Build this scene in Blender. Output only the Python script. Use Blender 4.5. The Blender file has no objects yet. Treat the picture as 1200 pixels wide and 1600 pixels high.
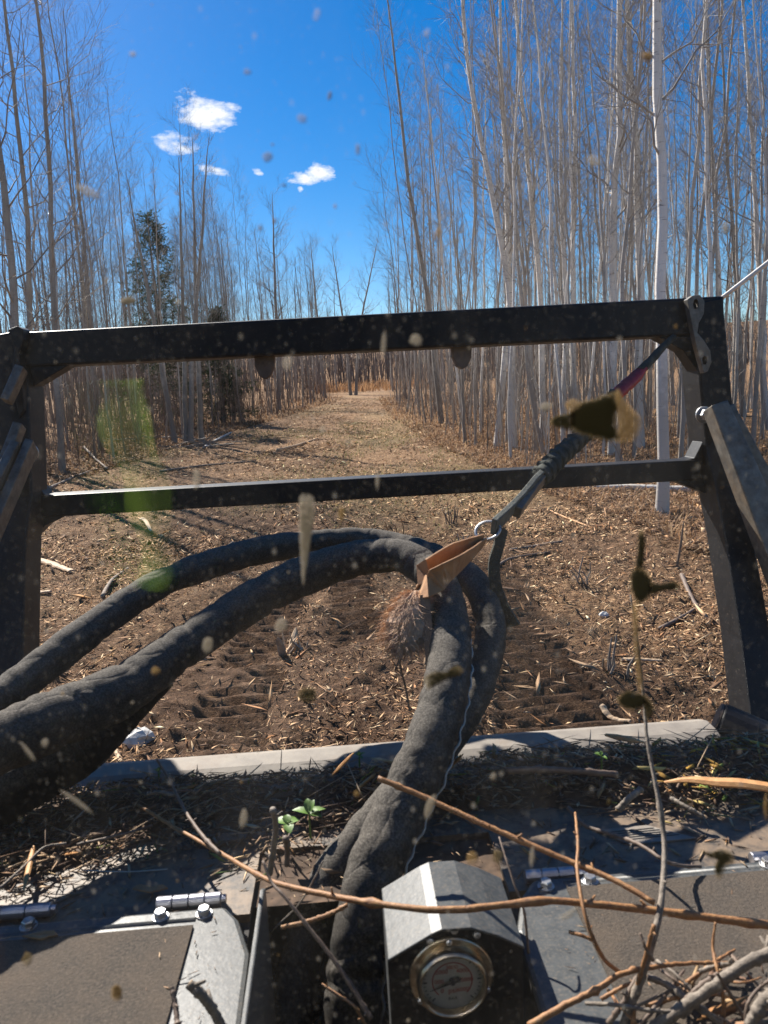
import bpy, math, random
import numpy as np
from mathutils import Vector, Matrix
from mathutils.geometry import tessellate_polygon

random.seed(7)
RNG = np.random.default_rng(11)
R_ = math.radians
SC = bpy.context.scene
COL = SC.collection

# ------------------------------------------------------------------ camera
EYE = Vector((0.0, 0.0, 1.75))
PITCH, ROLL, FPX = 8.5, -2.9, 1200.0
cam = bpy.data.cameras.new('camera')
cam.sensor_fit = 'VERTICAL'; cam.sensor_height = 24.0; cam.lens = 24.0 * FPX / 1600.0
cam.clip_start = 0.02; cam.clip_end = 3000
camo = bpy.data.objects.new('camera', cam); COL.objects.link(camo)
CM = Matrix.Rotation(R_(90 - PITCH), 3, 'X') @ Matrix.Rotation(R_(ROLL), 3, 'Z')
cam.dof.use_dof = True; cam.dof.focus_distance = 3.6; cam.dof.aperture_fstop = 7.0
camo.matrix_world = Matrix.Translation(EYE) @ CM.to_4x4()
SC.camera = camo

# ------------------------------------------------------------------ sky, sun, exposure
SUN_EL, SUN_AZ = 40.0, -33.0          # azimuth from straight ahead, minus is left
sdir = Vector((math.sin(R_(SUN_AZ)) * math.cos(R_(SUN_EL)), math.cos(R_(SUN_AZ)) * math.cos(R_(SUN_EL)), math.sin(R_(SUN_EL))))
sun = bpy.data.lights.new('sun', 'SUN'); sun.energy = 5.0; sun.angle = R_(0.53); sun.color = (1.0, 0.94, 0.85)
suno = bpy.data.objects.new('sun', sun); COL.objects.link(suno)
suno.rotation_euler = (-sdir).to_track_quat('-Z', 'Y').to_euler()
suno.location = (-20, 30, 40)

def cray(px, py):
    return (CM @ Vector(((px - 600) / FPX, -(py - 800) / FPX, -1.0)))

world = bpy.data.worlds.new('World'); SC.world = world; world.use_nodes = True
WN, WL = world.node_tree.nodes, world.node_tree.links
WN.clear()
wout = WN.new('ShaderNodeOutputWorld'); wbg = WN.new('ShaderNodeBackground'); wbg.inputs['Strength'].default_value = 0.060
sky = WN.new('ShaderNodeTexSky'); sky.sky_type = 'NISHITA'; sky.sun_disc = False
sky.sun_elevation = R_(SUN_EL); sky.sun_rotation = R_(SUN_AZ)
sky.altitude = 400; sky.air_density = 1.0; sky.dust_density = 0.25; sky.ozone_density = 2.4
hs = WN.new('ShaderNodeHueSaturation'); hs.inputs['Saturation'].default_value = 1.54; hs.inputs['Hue'].default_value = 0.505
WL.new(sky.outputs[0], hs.inputs['Color'])
geo = WN.new('ShaderNodeTexCoord')
nz = WN.new('ShaderNodeTexNoise'); nz.inputs['Scale'].default_value = 22; nz.inputs['Detail'].default_value = 9; nz.inputs['Roughness'].default_value = 0.62
mp = WN.new('ShaderNodeMapping'); mp.inputs['Scale'].default_value = (1, 1, 2.2)
WL.new(geo.outputs['Generated'], mp.inputs['Vector']); WL.new(mp.outputs[0], nz.inputs['Vector'])
def wmath(op, a, b=None, clamp=False):
    n = WN.new('ShaderNodeMath'); n.operation = op; n.use_clamp = clamp
    for i, v in enumerate((a, b)):
        if v is None: continue
        if isinstance(v, (int, float)): n.inputs[i].default_value = v
        else: WL.new(v, n.inputs[i])
    return n.outputs[0]
def wdot(vec, off):
    n = WN.new('ShaderNodeVectorMath'); n.operation = 'DOT_PRODUCT'
    WL.new(geo.outputs['Generated'], n.inputs[0]); n.inputs[1].default_value = vec
    return wmath('SUBTRACT', n.outputs['Value'], off)
total = None
for (px, py, w, h, tilt) in ((322, 175, 62, 25, 8), (268, 218, 34, 18, 25), (332, 269, 34, 9, 10), (497, 270, 36, 17, -12), (400, 267, 11, 6, 20), (470, 276, 26, 11, 8), (470, 297, 6, 6, 0),
                             (-420, 60, 120, 40, 5), (1900, 240, 140, 45, -6), (700, -700, 110, 50, 0)):
    c = cray(px, py).normalized()
    rt = c.cross(Vector((0, 0, 1))).normalized(); up = rt.cross(c)
    t = R_(-tilt); r2 = rt * math.cos(t) + up * math.sin(t); u2 = up * math.cos(t) - rt * math.sin(t)
    s = cray(px, py).length
    a = wmath('DIVIDE', wdot(r2, r2.dot(c)), w / FPX / s); b = wmath('DIVIDE', wdot(u2, u2.dot(c)), h / FPX / s)
    q = wmath('ADD', wmath('MULTIPLY', a, a), wmath('MULTIPLY', b, b))
    q = wmath('SUBTRACT', 1.0, q)
    fwd = wmath('GREATER_THAN', wdot(c, 0.0), 0.5)
    q = wmath('MULTIPLY', wmath('MAXIMUM', q, -2.0), fwd)
    q = wmath('ADD', wmath('MULTIPLY', q, 0.75), wmath('MULTIPLY', wmath('SUBTRACT', nz.outputs['Fac'], 0.55), 5.0))
    q = wmath('MULTIPLY', wmath('MULTIPLY', q, 1.15, True), fwd)
    total = q if total is None else wmath('MAXIMUM', total, q)
mixw = WN.new('ShaderNodeMixRGB'); mixw.inputs['Color2'].default_value = (8.6, 8.8, 9.2, 1)
WL.new(total, mixw.inputs['Fac']); WL.new(hs.outputs[0], mixw.inputs['Color1'])
WL.new(mixw.outputs[0], wbg.inputs['Color']); WL.new(wbg.outputs[0], wout.inputs['Surface'])

SC.view_settings.view_transform = 'Standard'; SC.view_settings.look = 'None'
SC.view_settings.exposure = 1.12; SC.view_settings.gamma = 1.0; SC.view_settings.use_curve_mapping = False
SC.render.engine = 'CYCLES'
SC.cycles.max_bounces = 6; SC.cycles.diffuse_bounces = 3; SC.cycles.glossy_bounces = 3
SC.cycles.transparent_max_bounces = 12; SC.cycles.caustics_reflective = False; SC.cycles.caustics_refractive = False
SC.cycles.use_denoising = True

# ------------------------------------------------------------------ helpers: picture rays to points in the place
YAW = 3.0                                     # the mulcher stands turned by this against the view
YM = Matrix.Rotation(R_(YAW), 3, 'Z'); YMI = YM.inverted()
def mw(x, y, z): return YM @ Vector((x, y, z))
def tom(p): return YMI @ p
def pz(px, py, z):
    d = cray(px, py); return EYE + d * ((z - EYE.z) / d.z)
def pm(px, py, ym):
    d = cray(px, py); dm = YMI @ d; return EYE + d * (ym / dm.y)
def pd(px, py, depth): return EYE + cray(px, py) * depth
def py_(px, py, y):
    d = cray(px, py); return EYE + d * (y / d.y)

def ghill(x, y):
    s = np.sqrt(np.maximum(y - 8.0, 0) ** 2 + 9.0) - 3.0
    s = np.minimum(s, 75 + 0.25 * np.maximum(s - 75, 0))
    return 0.039 * s + 14.0 * (1 - np.exp(-(np.maximum(y - 84, 0) / 95.0) ** 2)) + 0.012 * np.maximum(np.abs(x) - 4, 0) * np.clip((y - 6) / 20, 0, 1)
def pg(px, py):
    d = cray(px, py); t = 0.5
    while t < 300:
        p = EYE + d * t
        if p.z < float(ghill(np.array(p.x), np.array(p.y))): return p
        t *= 1.004
    return EYE + d * 120

def _hash(i, j, s):
    n = (i * 374761393 + j * 668265263 + s * 1442695041) & 0xFFFFFFFF
    n = ((n ^ (n >> 13)) * 1274126177) & 0xFFFFFFFF
    return ((n ^ (n >> 16)) & 0xFFFF) / 65535.0
def vnoise(x, y, s=0):
    i = np.floor(x).astype(np.int64); j = np.floor(y).astype(np.int64)
    u = x - i; v = y - j; u = u * u * (3 - 2 * u); v = v * v * (3 - 2 * v)
    return (_hash(i, j, s) * (1 - u) + _hash(i + 1, j, s) * u) * (1 - v) + (_hash(i, j + 1, s) * (1 - u) + _hash(i + 1, j + 1, s) * u) * v
def fbm(x, y, o=4, s=0):
    a, t, n = 1.0, 0.0, 0.0
    for k in range(o):
        t = t + a * (vnoise(x, y, s + k) - 0.5); n += a; a *= 0.5; x = x * 2.03 + 17.1; y = y * 2.03 + 5.3
    return t / n

# ------------------------------------------------------------------ helpers: meshes
def mk_mesh(name, V, F, cols=None, smooth=False):
    """F: array of quads/tris (n,3|4) or a list of such arrays"""
    m = bpy.data.meshes.new(name)
    V = np.asarray(V, dtype=np.float32)
    Fs = [np.asarray(f, dtype=np.int32) for f in (F if isinstance(F, list) else [F]) if len(f)]
    m.vertices.add(len(V)); m.vertices.foreach_set('co', V.ravel())
    nl = sum(f.size for f in Fs); nf = sum(len(f) for f in Fs)
    m.loops.add(nl); m.loops.foreach_set('vertex_index', np.concatenate([f.ravel() for f in Fs]))
    st, o = [], 0
    for f in Fs:
        st.append(o + np.arange(len(f)) * f.shape[1]); o += f.size
    m.polygons.add(nf); m.polygons.foreach_set('loop_start', np.concatenate(st).astype(np.int32))
    if smooth: m.polygons.foreach_set('use_smooth', np.ones(nf, dtype=bool))
    m.update(calc_edges=True); m.validate()
    if cols is not None:
        a = m.color_attributes.new('Col', 'FLOAT_COLOR', 'POINT')
        c = np.ones((len(V), 4), dtype=np.float32); c[:, :3] = cols
        a.data.foreach_set('color', c.ravel())
    return m

class MB:
    def __init__(s): s.v = []; s.f = []
    def add(s, V, F):
        o = len(s.v); s.v += [tuple(p) for p in V]; s.f += [tuple(i + o for i in f) for f in F]; return s
    def tube(s, P, R, n=10, cap=True, flat=1.0):
        P = [Vector(p) for p in P]
        if isinstance(R, (int, float)): R = [R] * len(P)
        V, F = [], []
        T = [(P[min(i + 1, len(P) - 1)] - P[max(i - 1, 0)]).normalized() for i in range(len(P))]
        ref = Vector((0, 0, 1)) if abs(T[0].z) < 0.9 else Vector((1, 0, 0))
        N = T[0].cross(ref).normalized()
        for i, p in enumerate(P):
            N = (N - T[i] * N.dot(T[i])).normalized(); B = T[i].cross(N)
            for k in range(n):
                a = 2 * math.pi * k / n
                V.append(p + (N * math.cos(a) + B * math.sin(a) * flat) * R[i])
        for i in range(len(P) - 1):
            for k in range(n):
                F.append((i * n + k, i * n + (k + 1) % n, (i + 1) * n + (k + 1) % n, (i + 1) * n + k))
        if cap:
            F.append(tuple(range(n - 1, -1, -1))); F.append(tuple((len(P) - 1) * n + k for k in range(n)))
        return s.add(V, F)
    def box(s, c, h, M=None):
        M = M or Matrix.Identity(3); c = Vector(c)
        V = [c + M @ Vector((sx * h[0], sy * h[1], sz * h[2])) for sz in (-1, 1) for sy in (-1, 1) for sx in (-1, 1)]
        return s.add(V, [(0, 2, 3, 1), (4, 5, 7, 6), (0, 1, 5, 4), (2, 6, 7, 3), (0, 4, 6, 2), (1, 3, 7, 5)])
    def prism(s, loops, ext):
        """loops: [outer, hole, ...] of 3-D points; extruded by the vector ext"""
        loops = [[Vector(p) for p in l] for l in loops]; ext = Vector(ext)
        flat = [p for l in loops for p in l]; n = len(flat)
        tris = tessellate_polygon(loops)
        V = flat + [p + ext for p in flat]; F = []
        nrm = Vector()
        l = loops[0]
        for i in range(len(l)): nrm += l[i].cross(l[(i + 1) % len(l)])
        for t in tris:
            tn = (flat[t[1]] - flat[t[0]]).cross(flat[t[2]] - flat[t[0]])
            t = tuple(t) if tn.dot(ext) < 0 else tuple(reversed(t))
            F.append(t); F.append(tuple(i + n for i in reversed(t)))
        o = 0
        for k, l in enumerate(loops):
            m = len(l)
            for i in range(m):
                a, b = o + i, o + (i + 1) % m
                F.append((a, b, b + n, a + n) if nrm.dot(ext) > 0 else (b, a, a + n, b + n))
            o += m
        return s.add(V, F)
    def disc(s, c, nrm, r0, r1, n=32, off=0.0):
        nrm = Vector(nrm).normalized(); ref = Vector((0, 0, 1)); N = nrm.cross(ref).normalized(); B = N.cross(nrm)
        c = Vector(c) + nrm * off; V = []
        for r in (r0, r1):
            for k in range(n):
                a = 2 * math.pi * k / n; V.append(c + (N * math.cos(a) + B * math.sin(a)) * r)
        return s.add(V, [(k, (k + 1) % n, n + (k + 1) % n, n + k) for k in range(n)])
    def lathe(s, c, axis, prof, n=32):
        """prof: (along axis, radius)"""
        ax = Vector(axis).normalized(); ref = Vector((0, 0, 1)) if abs(ax.z) < 0.9 else Vector((1, 0, 0))
        N = ax.cross(ref).normalized(); B = ax.cross(N); c = Vector(c); V = []; F = []
        for (h, r) in prof:
            for k in range(n):
                a = 2 * math.pi * k / n; V.append(c + ax * h + (N * math.cos(a) + B * math.sin(a)) * r)
        for i in range(len(prof) - 1):
            for k in range(n): F.append((i * n + k, i * n + (k + 1) % n, (i + 1) * n + (k + 1) % n, (i + 1) * n + k))
        F.append(tuple(range(n - 1, -1, -1))); F.append(tuple((len(prof) - 1) * n + k for k in range(n)))
        return s.add(V, F)

WLOC = {}
def tag(o, label=None, cat=None, group=None, kind=None):
    if label: o['label'] = label
    if cat: o['category'] = cat
    if group: o['group'] = group
    if kind: o['kind'] = kind
    return o
def empty(name, loc, label=None, cat=None, group=None):
    o = bpy.data.objects.new(name, None); o.empty_display_size = 0.1
    COL.objects.link(o); o.location = loc; WLOC[o.name] = Vector(loc)
    return tag(o, label, cat, group)
def link(name, mesh, mat, parent=None, loc=(0, 0, 0)):
    o = bpy.data.objects.new(name, mesh)
    if mat and not mesh.materials: mesh.materials.append(mat)
    COL.objects.link(o); o.location = loc
    if parent: o.parent = parent
    WLOC[o.name] = Vector(loc)
    return o
def obj(name, mb, mat, parent=None, smooth=False, bevel=0.0, base=True):
    """one mesh object from an MB in place coordinates"""
    V = np.array([tuple(p) for p in mb.v], dtype=np.float64)
    if parent: org = WLOC[parent.name].copy()
    elif base:
        lo, hi = V.min(0), V.max(0); org = Vector(((lo[0] + hi[0]) / 2, (lo[1] + hi[1]) / 2, lo[2]))
    else: org = Vector((0, 0, 0))
    V = V - np.array(org)
    m = bpy.data.meshes.new(name); m.from_pydata(V.tolist(), [], mb.f); m.update()
    if smooth: m.polygons.foreach_set('use_smooth', np.ones(len(m.polygons), dtype=bool))
    m.materials.append(mat)
    o = bpy.data.objects.new(name, m); COL.objects.link(o)
    if parent: o.parent = parent; WLOC[o.name] = org     # children keep the frame of the root
    else: o.location = org; WLOC[o.name] = org
    if bevel:
        b = o.modifiers.new('Bevel', 'BEVEL'); b.width = bevel; b.segments = 2; b.limit_method = 'ANGLE'; b.angle_limit = R_(35)
    return o

# ------------------------------------------------------------------ materials
def nodes(name):
    m = bpy.data.materials.new(name); m.use_nodes = True
    N, L = m.node_tree.nodes, m.node_tree.links
    return m, N, L, N['Principled BSDF']
def noise_node(N, L, scale, detail=5, rough=0.55, stretch=None, coord='Object', dist=0.0):
    tc = N.new('ShaderNodeTexCoord'); mp = N.new('ShaderNodeMapping')
    if stretch: mp.inputs['Scale'].default_value = stretch
    n = N.new('ShaderNodeTexNoise'); n.inputs['Scale'].default_value = scale; n.inputs['Detail'].default_value = detail
    n.inputs['Roughness'].default_value = rough; n.inputs['Distortion'].default_value = dist
    L.new(tc.outputs[coord], mp.inputs['Vector']); L.new(mp.outputs[0], n.inputs['Vector'])
    return n.outputs['Fac']
def ramp(N, L, fac, stops):
    r = N.new('ShaderNodeValToRGB'); e = r.color_ramp.elements
    while len(e) < len(stops): e.new(0.5)
    for k, (p, c) in enumerate(stops): e[k].position = p; e[k].color = (*c, 1)
    L.new(fac, r.inputs['Fac']); return r.outputs['Color']
def bump(N, L, B, fac, strength, dist=0.01):
    b = N.new('ShaderNodeBump'); b.inputs['Strength'].default_value = strength; b.inputs['Distance'].default_value = dist
    L.new(fac, b.inputs['Height']); L.new(b.outputs[0], B.inputs['Normal'])
def pmat(name, stops, scale=20, rough=0.6, metal=0.0, bmp=0.3, bdist=0.004, detail=6, stretch=None, bscale=None, spec=0.5, dust=None, nrough=0.6):
    m, N, L, B = nodes(name)
    f = noise_node(N, L, scale, detail, nrough, stretch)
    c = ramp(N, L, f, stops)
    if dust:                         # pale dry dirt in patches: (colour, scale, low, high)
        f2 = noise_node(N, L, dust[1], 8, 0.7)
        k = ramp(N, L, f2, [(dust[2], (0, 0, 0)), (dust[3], (1, 1, 1))])
        mx = N.new('ShaderNodeMixRGB'); L.new(k, mx.inputs['Fac']); L.new(c, mx.inputs['Color1']); mx.inputs['Color2'].default_value = (*dust[0], 1)
        c = mx.outputs[0]
    L.new(c, B.inputs['Base Color'])
    B.inputs['Roughness'].default_value = rough; B.inputs['Metallic'].default_value = metal
    B.inputs['Specular IOR Level'].default_value = spec
    if bmp: bump(N, L, B, noise_node(N, L, bscale or scale * 2, 6, 0.6, stretch), bmp, bdist)
    return m

M = {}
M['black_paint'] = pmat('black_paint', [(0.3, (0.005, 0.005, 0.006)), (0.7, (0.012, 0.012, 0.014))], 30, 0.5, 0, 0.25, 0.002, spec=0.3, dust=((0.17, 0.14, 0.11), 110, 0.60, 0.78))
M['grey_steel'] = pmat('grey_steel', [(0.28, (0.05, 0.045, 0.04)), (0.5, (0.13, 0.12, 0.105)), (0.72, (0.24, 0.22, 0.19))], 40, 0.5, 0.25, 0.3, 0.002, dust=((0.22, 0.17, 0.12), 16, 0.45, 0.75))
M['dusty_steel'] = pmat('dusty_steel', [(0.3, (0.20, 0.175, 0.15)), (0.7, (0.30, 0.265, 0.22))], 25, 0.7, 0.0, 0.3, 0.002, dust=((0.20, 0.14, 0.10), 9, 0.5, 0.8))
M['deck_paint'] = pmat('deck_paint', [(0.3, (0.035, 0.037, 0.038)), (0.7, (0.07, 0.07, 0.07))], 60, 0.55, 0, 0.25, 0.0015, spec=0.35, dust=((0.22, 0.16, 0.11), 30, 0.34, 0.56))
M['cover_paint'] = pmat('cover_paint', [(0.3, (0.055, 0.060, 0.062)), (0.7, (0.095, 0.10, 0.10))], 60, 0.42, 0, 0.2, 0.0015, spec=0.4, dust=((0.19, 0.16, 0.125), 240, 0.50, 0.80))
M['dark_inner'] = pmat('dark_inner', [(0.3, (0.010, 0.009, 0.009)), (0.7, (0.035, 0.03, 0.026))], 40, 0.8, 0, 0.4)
M['grip_mat'] = pmat('grip_mat', [(0.3, (0.030, 0.024, 0.019)), (0.52, (0.065, 0.052, 0.040)), (0.75, (0.13, 0.10, 0.075))], 260, 0.95, 0, 0.9, 0.002, bscale=420, dust=((0.11, 0.08, 0.055), 14, 0.4, 0.85))
M['zinc'] = pmat('zinc', [(0.3, (0.34, 0.34, 0.35)), (0.7, (0.50, 0.50, 0.50))], 160, 0.42, 0.9, 0.1, 0.001, dust=((0.2, 0.16, 0.12), 50, 0.55, 0.8))
M['pin_steel'] = pmat('pin_steel', [(0.3, (0.30, 0.30, 0.33)), (0.7, (0.48, 0.47, 0.50))], 40, 0.35, 0.85, 0.1, 0.001, dust=((0.12, 0.09, 0.07), 60, 0.55, 0.8))
M['rust_plate'] = pmat('rust_plate', [(0.3, (0.07, 0.05, 0.04)), (0.7, (0.17, 0.12, 0.09))], 30, 0.7, 0.2, 0.3)
M['brass'] = pmat('brass', [(0.3, (0.34, 0.27, 0.19)), (0.7, (0.52, 0.44, 0.32))], 60, 0.28, 0.95, 0.1, 0.001, dust=((0.2, 0.15, 0.10), 70, 0.5, 0.8))
M['dial_white'] = pmat('dial_white', [(0.3, (0.72, 0.68, 0.62)), (0.7, (0.82, 0.78, 0.72))], 40, 0.6, 0, 0)
M['ink_black'] = pmat('ink_black', [(0.3, (0.01, 0.01, 0.012)), (0.7, (0.02, 0.02, 0.022))], 40, 0.6, 0, 0)
M['ink_red'] = pmat('ink_red', [(0.3, (0.40, 0.05, 0.04)), (0.7, (0.5, 0.07, 0.05))], 40, 0.6, 0, 0)
M['strap_leather'] = pmat('strap_leather', [(0.3, (0.30, 0.14, 0.06)), (0.7, (0.48, 0.26, 0.12))], 25, 0.75, 0, 0.5, 0.003, dust=((0.22, 0.15, 0.10), 30, 0.55, 0.8))
M['webbing'] = pmat('webbing', [(0.3, (0.075, 0.08, 0.065)), (0.7, (0.17, 0.175, 0.15))], 60, 0.85, 0, 0.6, 0.003, bscale=300)
M['dark_webbing'] = pmat('dark_webbing', [(0.3, (0.025, 0.028, 0.022)), (0.7, (0.07, 0.075, 0.06))], 60, 0.9, 0, 0.6, 0.003, bscale=300)
M['red_tape'] = pmat('red_tape', [(0.3, (0.34, 0.012, 0.02)), (0.7, (0.50, 0.03, 0.035))], 60, 0.45, 0, 0.4)
M['fibre'] = pmat('fibre', [(0.3, (0.46, 0.29, 0.18)), (0.7, (0.70, 0.48, 0.33))], 60, 0.9, 0, 0.8, 0.004)
M['thread'] = pmat('thread', [(0.3, (0.42, 0.40, 0.36)), (0.7, (0.55, 0.52, 0.46))], 60, 0.8, 0, 0)
M['twig_orange'] = pmat('twig_orange', [(0.3, (0.13, 0.06, 0.03)), (0.5, (0.32, 0.15, 0.055)), (0.7, (0.46, 0.25, 0.10))], 110, 0.6, 0, 0.7, 0.0015, detail=9, nrough=0.75)
M['twig_brown'] = pmat('twig_brown', [(0.3, (0.085, 0.055, 0.04)), (0.7, (0.21, 0.15, 0.11))], 70, 0.65, 0, 0.5, 0.001)
M['twig_grey'] = pmat('twig_grey', [(0.3, (0.075, 0.06, 0.05)), (0.5, (0.20, 0.165, 0.13)), (0.7, (0.36, 0.30, 0.24))], 90, 0.75, 0, 0.8, 0.002, detail=9, nrough=0.75)
M['raw_wood'] = pmat('raw_wood', [(0.3, (0.40, 0.25, 0.13)), (0.7, (0.62, 0.45, 0.28))], 30, 0.75, 0, 0.5, 0.003, stretch=(1, 1, 1))
M['splinter'] = pmat('splinter', [(0.3, (0.42, 0.19, 0.06)), (0.7, (0.62, 0.34, 0.14))], 50, 0.65, 0, 0.5, 0.002)
M['old_wood'] = pmat('old_wood', [(0.3, (0.14, 0.10, 0.075)), (0.7, (0.38, 0.30, 0.23))], 18, 0.85, 0, 0.6, 0.006)
M['white_stone'] = pmat('white_stone', [(0.3, (0.45, 0.42, 0.38)), (0.7, (0.72, 0.69, 0.64))], 14, 0.8, 0, 0.8, 0.01)
M['leaf_green'] = pmat('leaf_green', [(0.3, (0.07, 0.14, 0.02)), (0.7, (0.14, 0.26, 0.04))], 40, 0.5, 0, 0.2)
M['twig_crown'] = pmat('twig_crown', [(0.3, (0.23, 0.205, 0.18)), (0.7, (0.43, 0.395, 0.355))], 3, 0.75, 0, 0)
M['twig_crown_dark'] = pmat('twig_crown_dark', [(0.3, (0.15, 0.13, 0.11)), (0.7, (0.30, 0.265, 0.23))], 3, 0.75, 0, 0)
M['spruce_bark'] = pmat('spruce_bark', [(0.3, (0.06, 0.045, 0.035)), (0.7, (0.14, 0.11, 0.09))], 10, 0.9, 0, 0.6)
M['rubber'] = pmat('rubber', [(0.3, (0.012, 0.012, 0.012)), (0.7, (0.03, 0.03, 0.03))], 30, 0.6, 0, 0.2)

def bark_mat(name, pale, grey, dark):
    m, N, L, B = nodes(name)
    c = ramp(N, L, noise_node(N, L, 2.2, 6, 0.6, (1, 1, 0.5)), [(0.3, grey), (0.65, pale)])
    marks = ramp(N, L, noise_node(N, L, 2.0, 5, 0.65, (3.0, 3.0, 26.0)), [(0.60, (0, 0, 0)), (0.68, (1, 1, 1))])
    mx = N.new('ShaderNodeMixRGB'); L.new(marks, mx.inputs['Fac']); L.new(c, mx.inputs['Color1']); mx.inputs['Color2'].default_value = (*dark, 1)
    knots = ramp(N, L, noise_node(N, L, 3.2, 2, 0.5, (2, 2, 2)), [(0.72, (0, 0, 0)), (0.78, (1, 1, 1))])
    mx2 = N.new('ShaderNodeMixRGB'); L.new(knots, mx2.inputs['Fac']); L.new(mx.outputs[0], mx2.inputs['Color1']); mx2.inputs['Color2'].default_value = (*[d * 0.6 for d in dark], 1)
    # older, darker and rougher bark low on the stem
    tc = N.new('ShaderNodeTexCoord'); sx = N.new('ShaderNodeSeparateXYZ'); L.new(tc.outputs['Object'], sx.inputs[0])
    lo = N.new('ShaderNodeMath'); lo.operation = 'MULTIPLY_ADD'; L.new(noise_node(N, L, 5, 5, 0.7), lo.inputs[0]); lo.inputs[1].default_value = -3.4; L.new(sx.outputs['Z'], lo.inputs[2])
    lk = ramp(N, L, lo.outputs[0], [(0.0, (0.75,) * 3), (1.0, (0, 0, 0))]); lk.node.color_ramp.elements[0].position = 0.0
    mx3 = N.new('ShaderNodeMixRGB'); L.new(lk, mx3.inputs['Fac']); L.new(mx2.outputs[0], mx3.inputs['Color1']); mx3.inputs['Color2'].default_value = (*[0.5 * a + 0.6 * b for a, b in zip(grey, dark)], 1)
    L.new(mx3.outputs[0], B.inputs['Base Color']); B.inputs['Roughness'].default_value = 0.75
    bump(N, L, B, noise_node(N, L, 6, 5, 0.6, (1, 1, 6)), 0.4, 0.01)
    return m
M['bark_white'] = bark_mat('bark_white', (0.86, 0.82, 0.76), (0.64, 0.60, 0.54), (0.10, 0.08, 0.07))
M['bark_tan'] = bark_mat('bark_tan', (0.54, 0.49, 0.43), (0.34, 0.30, 0.255), (0.08, 0.06, 0.05))
M['bark_grey'] = bark_mat('bark_grey', (0.42, 0.39, 0.34), (0.24, 0.215, 0.185), (0.07, 0.055, 0.045))

def col_mat(name, rough=0.85, var=0.25, scale=200, trans=0.0):
    m, N, L, B = nodes(name)
    a = N.new('ShaderNodeVertexColor'); a.layer_name = 'Col'
    f = noise_node(N, L, scale, 3)
    mul = N.new('ShaderNodeMixRGB'); mul.blend_type = 'MULTIPLY'; mul.inputs['Fac'].default_value = var
    L.new(a.outputs['Color'], mul.inputs['Color1']); L.new(ramp(N, L, f, [(0.35, (0.3, 0.3, 0.3)), (0.65, (1, 1, 1))]), mul.inputs['Color2'])
    L.new(mul.outputs[0], B.inputs['Base Color']); B.inputs['Roughness'].default_value = rough
    B.inputs['Specular IOR Level'].default_value = 0.25
    if trans:
        t = N.new('ShaderNodeBsdfTranslucent'); L.new(mul.outputs[0], t.inputs['Color']); s = N.new('ShaderNodeMixShader'); s.inputs[0].default_value = trans
        L.new(B.outputs[0], s.inputs[1]); L.new(t.outputs[0], s.inputs[2]); L.new(s.outputs[0], N['Material Output'].inputs['Surface'])
    return m
M['chips'] = col_mat('chips')
M['blades'] = col_mat('blades', trans=0.35)

# ground: soil, trodden litter and leaf litter, mixed by a painted zone map stored on the sheet
def ground_mat():
    m, N, L, B = nodes('mulched_soil')
    a = N.new('ShaderNodeVertexColor'); a.layer_name = 'Col'
    sep = N.new('ShaderNodeSeparateColor'); L.new(a.outputs['Color'], sep.inputs[0])
    soil = ramp(N, L, noise_node(N, L, 9, 9, 0.72), [(0.30, (0.055, 0.029, 0.017)), (0.50, (0.145, 0.083, 0.048)), (0.70, (0.28, 0.175, 0.105))])
    litter = ramp(N, L, noise_node(N, L, 14, 10, 0.78, dist=0.6), [(0.32, (0.09, 0.048, 0.026)), (0.48, (0.28, 0.165, 0.088)), (0.66, (0.54, 0.36, 0.20))])
    leaves = ramp(N, L, noise_node(N, L, 11, 9, 0.75, dist=0.9), [(0.30, (0.11, 0.058, 0.028)), (0.50, (0.27, 0.155, 0.075)), (0.70, (0.43, 0.28, 0.15))])
    m1 = N.new('ShaderNodeMixRGB'); L.new(sep.outputs[0], m1.inputs['Fac']); L.new(soil, m1.inputs['Color1']); L.new(litter, m1.inputs['Color2'])
    m2 = N.new('ShaderNodeMixRGB'); L.new(sep.outputs[1], m2.inputs['Fac']); L.new(m1.outputs[0], m2.inputs['Color1']); L.new(leaves, m2.inputs['Color2'])
    gcol = ramp(N, L, noise_node(N, L, 13, 6, 0.7), [(0.35, (0.16, 0.12, 0.05)), (0.65, (0.26, 0.23, 0.10))])
    m3 = N.new('ShaderNodeMixRGB'); L.new(sep.outputs[2], m3.inputs['Fac']); L.new(m2.outputs[0], m3.inputs['Color1']); L.new(gcol, m3.inputs['Color2'])
    L.new(m3.outputs[0], B.inputs['Base Color']); B.inputs['Roughness'].default_value = 0.95; B.inputs['Specular IOR Level'].default_value = 0.15
    fine = ramp(N, L, noise_node(N, L, 85, 6, 0.75, dist=1.2), [(0.36, (0.42, 0.40, 0.38)), (0.52, (0.95, 0.95, 0.95)), (0.66, (1.75, 1.65, 1.55))])
    fm = N.new('ShaderNodeMixRGB'); fm.blend_type = 'MULTIPLY'; fm.inputs['Fac'].default_value = 1.0; L.new(m3.outputs[0], fm.inputs['Color1']); L.new(fine, fm.inputs['Color2'])
    L.new(fm.outputs[0], B.inputs['Base Color'])
    b0 = N.new('ShaderNodeBump'); b0.inputs['Strength'].default_value = 0.8; b0.inputs['Distance'].default_value = 0.012; L.new(noise_node(N, L, 95, 6, 0.7, dist=1.0), b0.inputs['Height'])
    b1 = N.new('ShaderNodeBump'); b1.inputs['Strength'].default_value = 0.9; b1.inputs['Distance'].default_value = 0.05; L.new(noise_node(N, L, 24, 9, 0.72, dist=0.4), b1.inputs['Height'])
    L.new(b0.outputs[0], b1.inputs['Normal']); L.new(b1.outputs[0], B.inputs['Normal'])
    return m
M['ground'] = ground_mat()

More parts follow.
